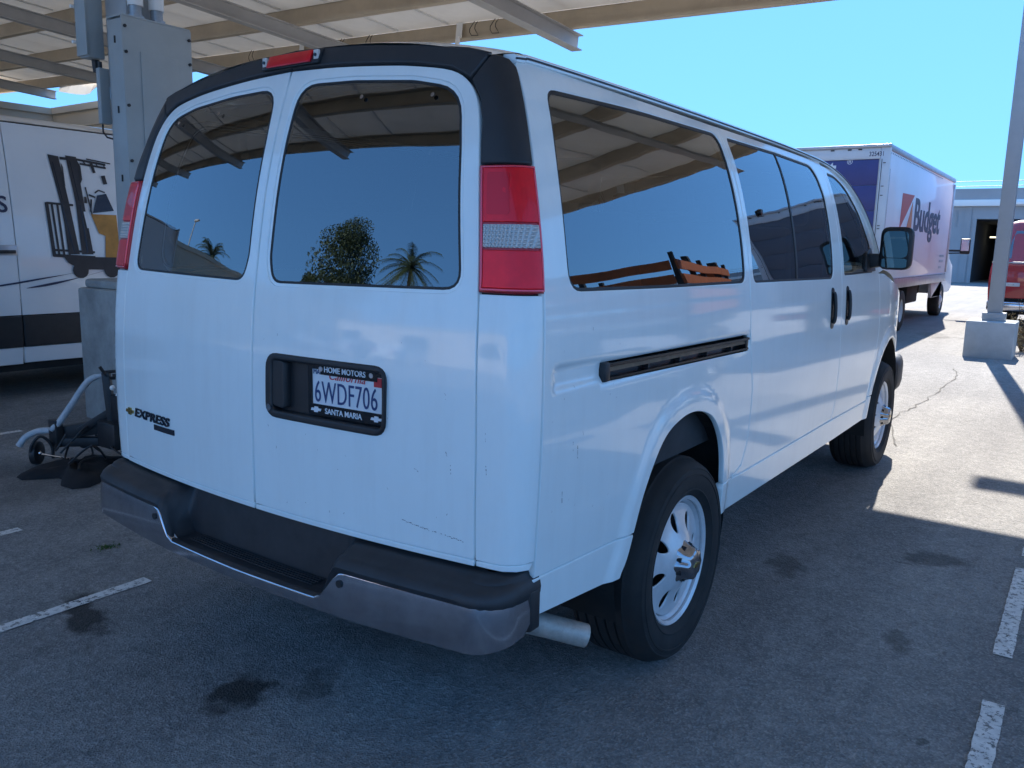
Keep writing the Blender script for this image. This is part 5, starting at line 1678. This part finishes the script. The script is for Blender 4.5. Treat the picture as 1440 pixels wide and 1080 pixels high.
# shell with tinted windows
sh = MB(); rings = []
for x, k in ((.0, 0), (.10, .02), (.35, .42), (.55, .46), (2.3, .48), (2.35, .40)):
    pass
def shell_pt(u, x, zt):
    # u -1..1 across, section: sides lean in, rounded top
    pts = [(-.96, 1.36), (-.93, 1.50), (-.86, 1.78 if zt > 1.8 else 1.36 + (zt - 1.36) * .65), (-.78, zt - .05), (-.62, zt), (0, zt + .03), (.62, zt), (.78, zt - .05), (.86, 1.78 if zt > 1.8 else 1.36 + (zt - 1.36) * .65), (.93, 1.50), (.96, 1.36)]
    return [(x, p[0], min(p[1], max(zt, 1.37))) for p in pts]
for x, zt in ((.02, 1.40), (.08, 1.60), (.17, 1.90), (.26, 2.10), (.34, 2.17), (.6, 2.20), (2.2, 2.22), (2.35, 2.20)):
    rings.append(shell_pt(0, x, zt))
MB().loft(rings, closed=False, caps=False).build("camper_shell", "red_paint", rp, smooth=50)
mb = MB().loft([[(.035 + (z - 1.37) * .30 - .02, y * w, z) for y in np.linspace(-1, 1, 8)] for z, w in ((1.46, .74), (1.62, .72), (1.80, .69), (1.98, .64))], closed=False, caps=False)
mb.build("shell_window", "privacy_glass", rp, smooth=50)
MB().box((.0, -.97, 1.362), (2.36, .97, 1.385)).build("shell_rail", "alu_trim", rp, bev=.005)
MB().prism_y([(2.45, 1.30), (2.6, 1.86), (3.7, 1.88), (4.3, 1.30)], -.82, .82).build("cab", "red_paint", rp, bev=.08)
MB().prism_y([(4.2, 1.24), (5.38, 1.15), (5.44, .6), (4.2, .6)], -.94, .94).build("hood", "red_paint", rp, bev=.06)
for sg in (-1, 1):
    MB().box((3.55, sg * 1.13 - .10, 1.34), (3.68, sg * 1.13 + .10, 1.62)).build("wing_mirror", "red_paint", rp, bev=.03)
    MB().box((3.6, min(sg * .9, sg * 1.04), 1.36), (3.64, max(sg * .9, sg * 1.04), 1.42)).build("mirror_arm", "black_plastic", rp)

# ================================================================ dry shrub beside the concrete block
sh = thing("dry_shrub", "dry brown shrub growing beside the light pole's concrete block", "shrub", (13.75, -1.32, 0))
st, lf = MB(), MB()
rs = random.Random(3)
for i in range(60):
    a, r = rs.uniform(0, 6.28), rs.uniform(.0, .42)
    bx, by = .12 * math.cos(a), .12 * math.sin(a)
    tx, ty = r * math.cos(a) * 1.15, r * math.sin(a)
    h = rs.uniform(.35, .88) * (1 - .4 * (r / .42) ** 2)
    p = [(bx, by, 0), (bx * .5 + tx * .5, by * .5 + ty * .5, h * .55), (tx, ty, h)]
    st.tube(p, [.006, .004, .003], 4)
    for k in range(34):
        t = rs.uniform(.3, 1.05)
        c = Vector(p[1]).lerp(Vector(p[2]), max(0, t * 2 - 1)) if t > .5 else Vector(p[0]).lerp(Vector(p[1]), t * 2)
        c += Vector((rs.uniform(-.045, .045), rs.uniform(-.045, .045), rs.uniform(-.03, .04)))
        d1 = Vector((rs.uniform(-1, 1), rs.uniform(-1, 1), rs.uniform(-1, 1))).normalized() * rs.uniform(.012, .028)
        d2 = Vector((rs.uniform(-1, 1), rs.uniform(-1, 1), rs.uniform(-1, 1))).normalized() * rs.uniform(.008, .018)
        lf.add([tuple(c - d1), tuple(c + d2), tuple(c + d1), tuple(c - d2)], [(0, 1, 2, 3)])
st.build("stem", "bark", sh); lf.build("foliage", "dry_leaf", sh)

# ================================================================ tow dolly tongue between the vans
tw = thing("tow_dolly", "black tow dolly tongue with white strap beside the column pedestal", "tow dolly", (1.1, 3.2, 0))
def T(x, y, z): return (x - 1.1, y - 3.2, z)
MB().bar(T(1.02, 3.42, .20), T(1.75, 2.75, .36), .07, .09).build("tongue_bar", "steel_black", tw, bev=.008)
MB().bar(T(1.02, 3.38, .15), T(1.42, 3.05, .14), .06, .06).build("cross_bar", "steel_black", tw, bev=.008)
MB().bar(T(1.42, 3.05, .10), T(1.80, 2.72, .16), .12, .08).build("ratchet_block", "steel_black", tw, bev=.01)
MB().box(T(1.22, 2.95, .30), T(1.40, 3.14, .47)).build("winch_box", "steel_black", tw, bev=.012)
MB().box(T(1.35, 2.70, .34), T(1.9, 3.02, .52)).build("equipment_case", "steel_black", tw, bev=.015)
MB().bar(T(1.24, 3.12, .14), T(1.22, 3.14, .62), .05, .05).build("jack_post", "steel_black", tw, bev=.006)
MB().bar(T(1.36, 3.03, .12), T(1.30, 3.08, .34), .05, .05).build("jack_post", "steel_black", tw, bev=.006)
MB().tube(catmull([T(1.20, 3.15, .60), T(1.14, 3.22, .56), T(1.06, 3.30, .40), T(1.0, 3.36, .28), T(.97, 3.40, .235)], 5), [.016] * 3 + [.021] * 16 + [.016] * 2, 10).build("padded_strap", "strap_white", tw, smooth=50)
MB().tube(catmull([T(.97, 3.42, .23), T(.92, 3.47, .225), T(.865, 3.52, .19), T(.83, 3.55, .13)], 5), .021, 10).build("padded_strap", "strap_white", tw, smooth=50)
MB().box(T(1.16, 2.98, .12), T(1.36, 3.20, .30)).build("motor_housing", "steel_black", tw, bev=.02)
MB().bar(T(1.10, 3.30, .22), T(1.5, 2.95, .56), .05, .05).build("brace", "steel_black", tw, bev=.006)
MB().bar(T(1.0, 3.40, .12), T(1.0, 3.40, .30), .10, .05).build("hinge_plate", "steel_black", tw, bev=.006)
# small caster with its fork
cs = MB().lathe_y([(.0, -.02), (.055, -.025), (.075, -.015), (.078, .0), (.075, .02), (.055, .03), (0, .025)], 24).build("caster_wheel", "steel_black", tw, smooth=40)
cs.location = T(.90, 3.46, .085)
cs.rotation_euler = (0, 0, .7)
MB().tube(catmull([T(.86, 3.42, .06), T(.845, 3.42, .14), T(.90, 3.40, .205), T(.955, 3.38, .14), T(.96, 3.38, .05)], 5), .010, 8).build("caster_fork", "steel_black", tw, smooth=50)
MB().tube([T(.89, 3.40, .09), T(1.03, 3.26, .05)], .006, 6).build("handle_rod", "chrome", tw)
MB().sphere(T(.89, 3.40, .095), .014, 8, 6).build("rod_knob", "chrome", tw, smooth=50)
for a, b in (((1.20, 3.15, .62), (1.75, 2.72, .74)), ((1.24, 3.10, .60), (1.80, 2.70, .66)), ((1.18, 3.14, .66), (1.26, 3.10, .58))):
    MB().tube(catmull([T(*a), T((a[0] + b[0]) / 2, (a[1] + b[1]) / 2, (a[2] + b[2]) / 2 - .03), T(*b)], 4), .011, 7).build("cable", "steel_black", tw, smooth=50)
MB().tube(catmull([T(1.50, 2.98, .05), T(1.60, 2.88, .03), T(1.75, 2.70, .07)], 5), .007, 6).build("cable", "steel_black", tw, smooth=50)
rs = random.Random(21)
for k in range(9):
    x0, y0 = rs.uniform(1.0, 1.5), rs.uniform(2.95, 3.4)
    pts = [T(x0 + .13 * math.cos(q * 1.3 + k) * rs.uniform(.6, 1.2), y0 + .12 * math.sin(q * 1.5 + k) * rs.uniform(.6, 1.2), max(.02, .05 + .22 * rs.random() * (1 if q % 2 else .4))) for q in range(6)]
    MB().tube(catmull(pts, 5), .007, 6).build("cable", "steel_black", tw, smooth=50)
for p in ((1.23, 3.09, .52), (1.25, 3.06, .47)):
    MB().sphere(T(*p), .018, 8, 6).build("buckle", "rail_white", tw, smooth=50)
# crumpled black cloth
cl = MB()
rs = random.Random(9)
nn = 26
ang = [2 * math.pi * i / nn for i in range(nn)]
rad_ = [1 + .28 * math.sin(3 * a + 1) + .22 * math.sin(5 * a) + rs.uniform(-.08, .08) for a in ang]
rings = []
for k, (f_, h) in enumerate(((1.0, .003), (.93, .02), (.75, .045), (.5, .055), (.25, .06), (.02, .05))):
    rings.append([(.98 + .27 * f_ * rad_[i] * math.cos(ang[i]) , 3.10 + .30 * f_ * rad_[i] * math.sin(ang[i]), h * (1 + .35 * math.sin(4 * ang[i] + k * 1.7) + rs.uniform(-.2, .2)) + .001) for i in range(nn)])
o = cl.loft(rings, caps=False).build("black_cloth", "cloth_black", smooth=60)
tag(o, "crumpled black cloth lying on the asphalt by the tow dolly", "cloth")
cup = thing("crushed_cup", "small crushed white and red cup lying near the pedestal", "cup", (1.52, 3.32, 0))
MB().tube([(-.03, .02, .036), (.05, -.02, .033)], [.034, .028], 12).build("cup_body", "strap_white", cup, smooth=40)
MB().tube([(.05, -.02, .033), (.075, -.03, .03)], [.028, .026], 12).build("cup_base", "plate_red", cup, smooth=40)

# ================================================================ what the windows mirror: right of and behind the camera
bt = box_truck("dark grey box truck mirrored in the van's side glass", (13.0, -4.6, 0), 0, "dark_box", "dark_box", False)
bt.scale = (1, 1, 1.2)
for y in (.25, .55, 1.85, 2.15):
    MB().box((-.14, y - .1, .52), (-.121, y + .1, .60)).build("tail_lamp", "red_lens", bt, bev=.006)
st_ = thing("stake_trailer", "orange slatted stake trailer mirrored in the van's quarter window", "trailer", (7.3, -4.3, 0), rad(-14))
MB().box((-1.9, -.9, .92), (1.9, .9, 1.06)).build("bed", "steel_black", st_, bev=.01)
for y in (-.88, .88):
    for x in (-1.8, -.9, 0, .9, 1.8):
        MB().box((x - .05, y - .03, 1.06), (x + .05, y + .03, 2.25)).build("stake", "steel_black", st_)
    for z in (1.16, 1.42, 1.68, 1.94):
        MB().box((-1.88, y + (.032 if y > 0 else -.06), z), (1.88, y + (.06 if y > 0 else -.032), z + .17)).build("slat", "orange_paint", st_)
for x in (-1.87, 1.87):
    for z in (1.16, 1.42, 1.68, 1.94):
        MB().box((x - .015, -.84, z), (x + .015, .84, z + .17)).build("slat", "orange_paint", st_)
MB().bar((1.9, 0, .9), (3.1, 0, .55), .1, .12).build("drawbar", "steel_black", st_)
for y, sg in ((-.95, -1), (.95, 1)):
    for x in (-.5, .5):
        plain_wheel("wheel", .44, .24, .24, parent=st_, loc=(x, y, .44), sg=sg)

def leaf_cloud(mb, rnd, c, r, n, s, flat=1.0):
    for i in range(n):
        v = Vector((rnd.gauss(0, 1), rnd.gauss(0, 1), rnd.gauss(0, 1))).normalized() * (r * rnd.uniform(.35, 1.0) ** .6)
        p = Vector(c) + Vector((v.x, v.y, v.z * flat))
        a = Vector((rnd.uniform(-1, 1), rnd.uniform(-1, 1), rnd.uniform(-1, 1))).normalized() * s
        b = Vector((rnd.uniform(-1, 1), rnd.uniform(-1, 1), rnd.uniform(-1, 1))).normalized() * s * .6
        mb.add([tuple(p - a), tuple(p + b), tuple(p + a), tuple(p - b)], [(0, 1, 2, 3)])
def round_tree(label, loc, h, r, seed, grp):
    rnd = random.Random(seed)
    t = thing("leafy_tree", label, "tree", loc, group=grp)
    MB().tube([(0, 0, 0), (.1, 0, h * .3), (0, .1, h * .7)], [.25, .18, .06], 8).build("trunk", "bark", t, smooth=50)
    mb = MB()
    for k in range(26):
        a, z = rnd.uniform(0, 6.28), rnd.uniform(.3, 1.0)
        q = r * math.sin(math.pi * (z * .8 + .12)) * rnd.uniform(.2, .85)
        leaf_cloud(mb, rnd, (q * math.cos(a), q * math.sin(a), h * z - .2), r * rnd.uniform(.28, .45), 620, .12)
    mb.build("crown", "leaf_green", t)
    return t
def palm(label, loc, h, seed, grp):
    rnd = random.Random(seed)
    t = thing("palm_tree", label, "tree", loc, group=grp)
    MB().tube([(0, 0, 0), (.08, 0, h * .5), (.1, .1, h)], [.24, .18, .16], 10).build("trunk", "bark", t, smooth=50)
    mb = MB()
    for k in range(44):
        a, e = rnd.uniform(0, 6.28), rnd.uniform(-.5, 1.25)
        L_ = rnd.uniform(2.6, 3.6)
        pts = []
        for i in range(9):
            q = i / 8
            pts.append(Vector((.1 + math.cos(a) * L_ * q * math.cos(e * (1 - .3 * q)), .1 + math.sin(a) * L_ * q * math.cos(e * (1 - .3 * q)), h + L_ * (math.sin(e) * q - .55 * q * q))))
        mb.tube([tuple(p) for p in pts], [.03] * 4 + [.015] * 5, 4)
        sd_ = Vector((-math.sin(a), math.cos(a), 0))
        for i in range(1, 9):
            for q in (0, .33, .66):
                p = pts[i - 1].lerp(pts[i], q)
                for s in (-1, 1):
                    tip = p + sd_ * s * .55 * math.sin(math.pi * min(1, (i + q) / 9.5)) + (pts[i] - pts[i - 1]) * .9 + Vector((0, 0, -.15))
                    w = (pts[i] - pts[i - 1]).normalized() * .035
                    mb.add([tuple(p - w), tuple(p + w), tuple(tip)], [(0, 1, 2)])
    mb.build("crown", "palm_green", t)
    return t
round_tree("dense round tree mirrored in the van's right rear window", (-30, 25.7, 0), 12.4, 4.3, 1, "trees behind the camera")
round_tree("smaller bushy tree left of the round one in the mirrored row", (-31, 31, 0), 8.6, 2.6, 2, "trees behind the camera")
palm("tall palm mirrored beside the round tree in the rear window", (-29, 17.2, 0), 8.9, 4, "palms behind the camera")
palm("tall thin palm mirrored in the van's left rear window", (-24, 44, 0), 8.4, 5, "palms behind the camera")
palm("second tall palm mirrored further left in the rear window", (-16, 46, 0), 7.8, 6, "palms behind the camera")
lp2 = thing("street_lamp", "tall street lamp mirrored in the van's left rear window", "street lamp", (-16, 36, 0))
MB().tube([(0, 0, 0), (0, 0, 9)], [.11, .06], 10).build("post", "pole_paint", lp2, smooth=40)
MB().box((-.15, -.9, 8.95), (.15, .1, 9.1)).build("lamp_head", "pole_paint", lp2, bev=.03)
b_ = thing("cream_building", "low sunlit cream building mirrored in the van's rear doors", "building", (-26, 14, 0))
MB().box((-8, -16, 0), (0, 22, 3.1)).build("wall", "cream_wall", b_)
MB().box((-8.1, -16.1, 3.1), (.1, 22.1, 3.3)).build("coping", "tan_stucco", b_)
for y in (-12, -6, 0, 6, 12, 18):
    MB().box((-.02, y - 1.1, 1.0), (.03, y + 1.1, 2.3)).build("window", "privacy_glass", b_)
make_car("parked_car", "white car parked behind the camera, nearest the mirrored trees", (-20.5, 13.0, 0), math.pi, "fleet_paint", "cars behind the camera")
make_car("parked_car", "silver car parked behind the camera, middle of the mirrored row", (-20.3, 16.2, 0), math.pi, "alu_trim", "cars behind the camera")
make_car("parked_car", "white car parked behind the camera, farthest of the mirrored row", (-20.6, 22.0, 0), math.pi, "fleet_paint", "cars behind the camera")
print("faces", sum(len(m.polygons) for m in bpy.data.meshes), "objects", len(bpy.data.objects))
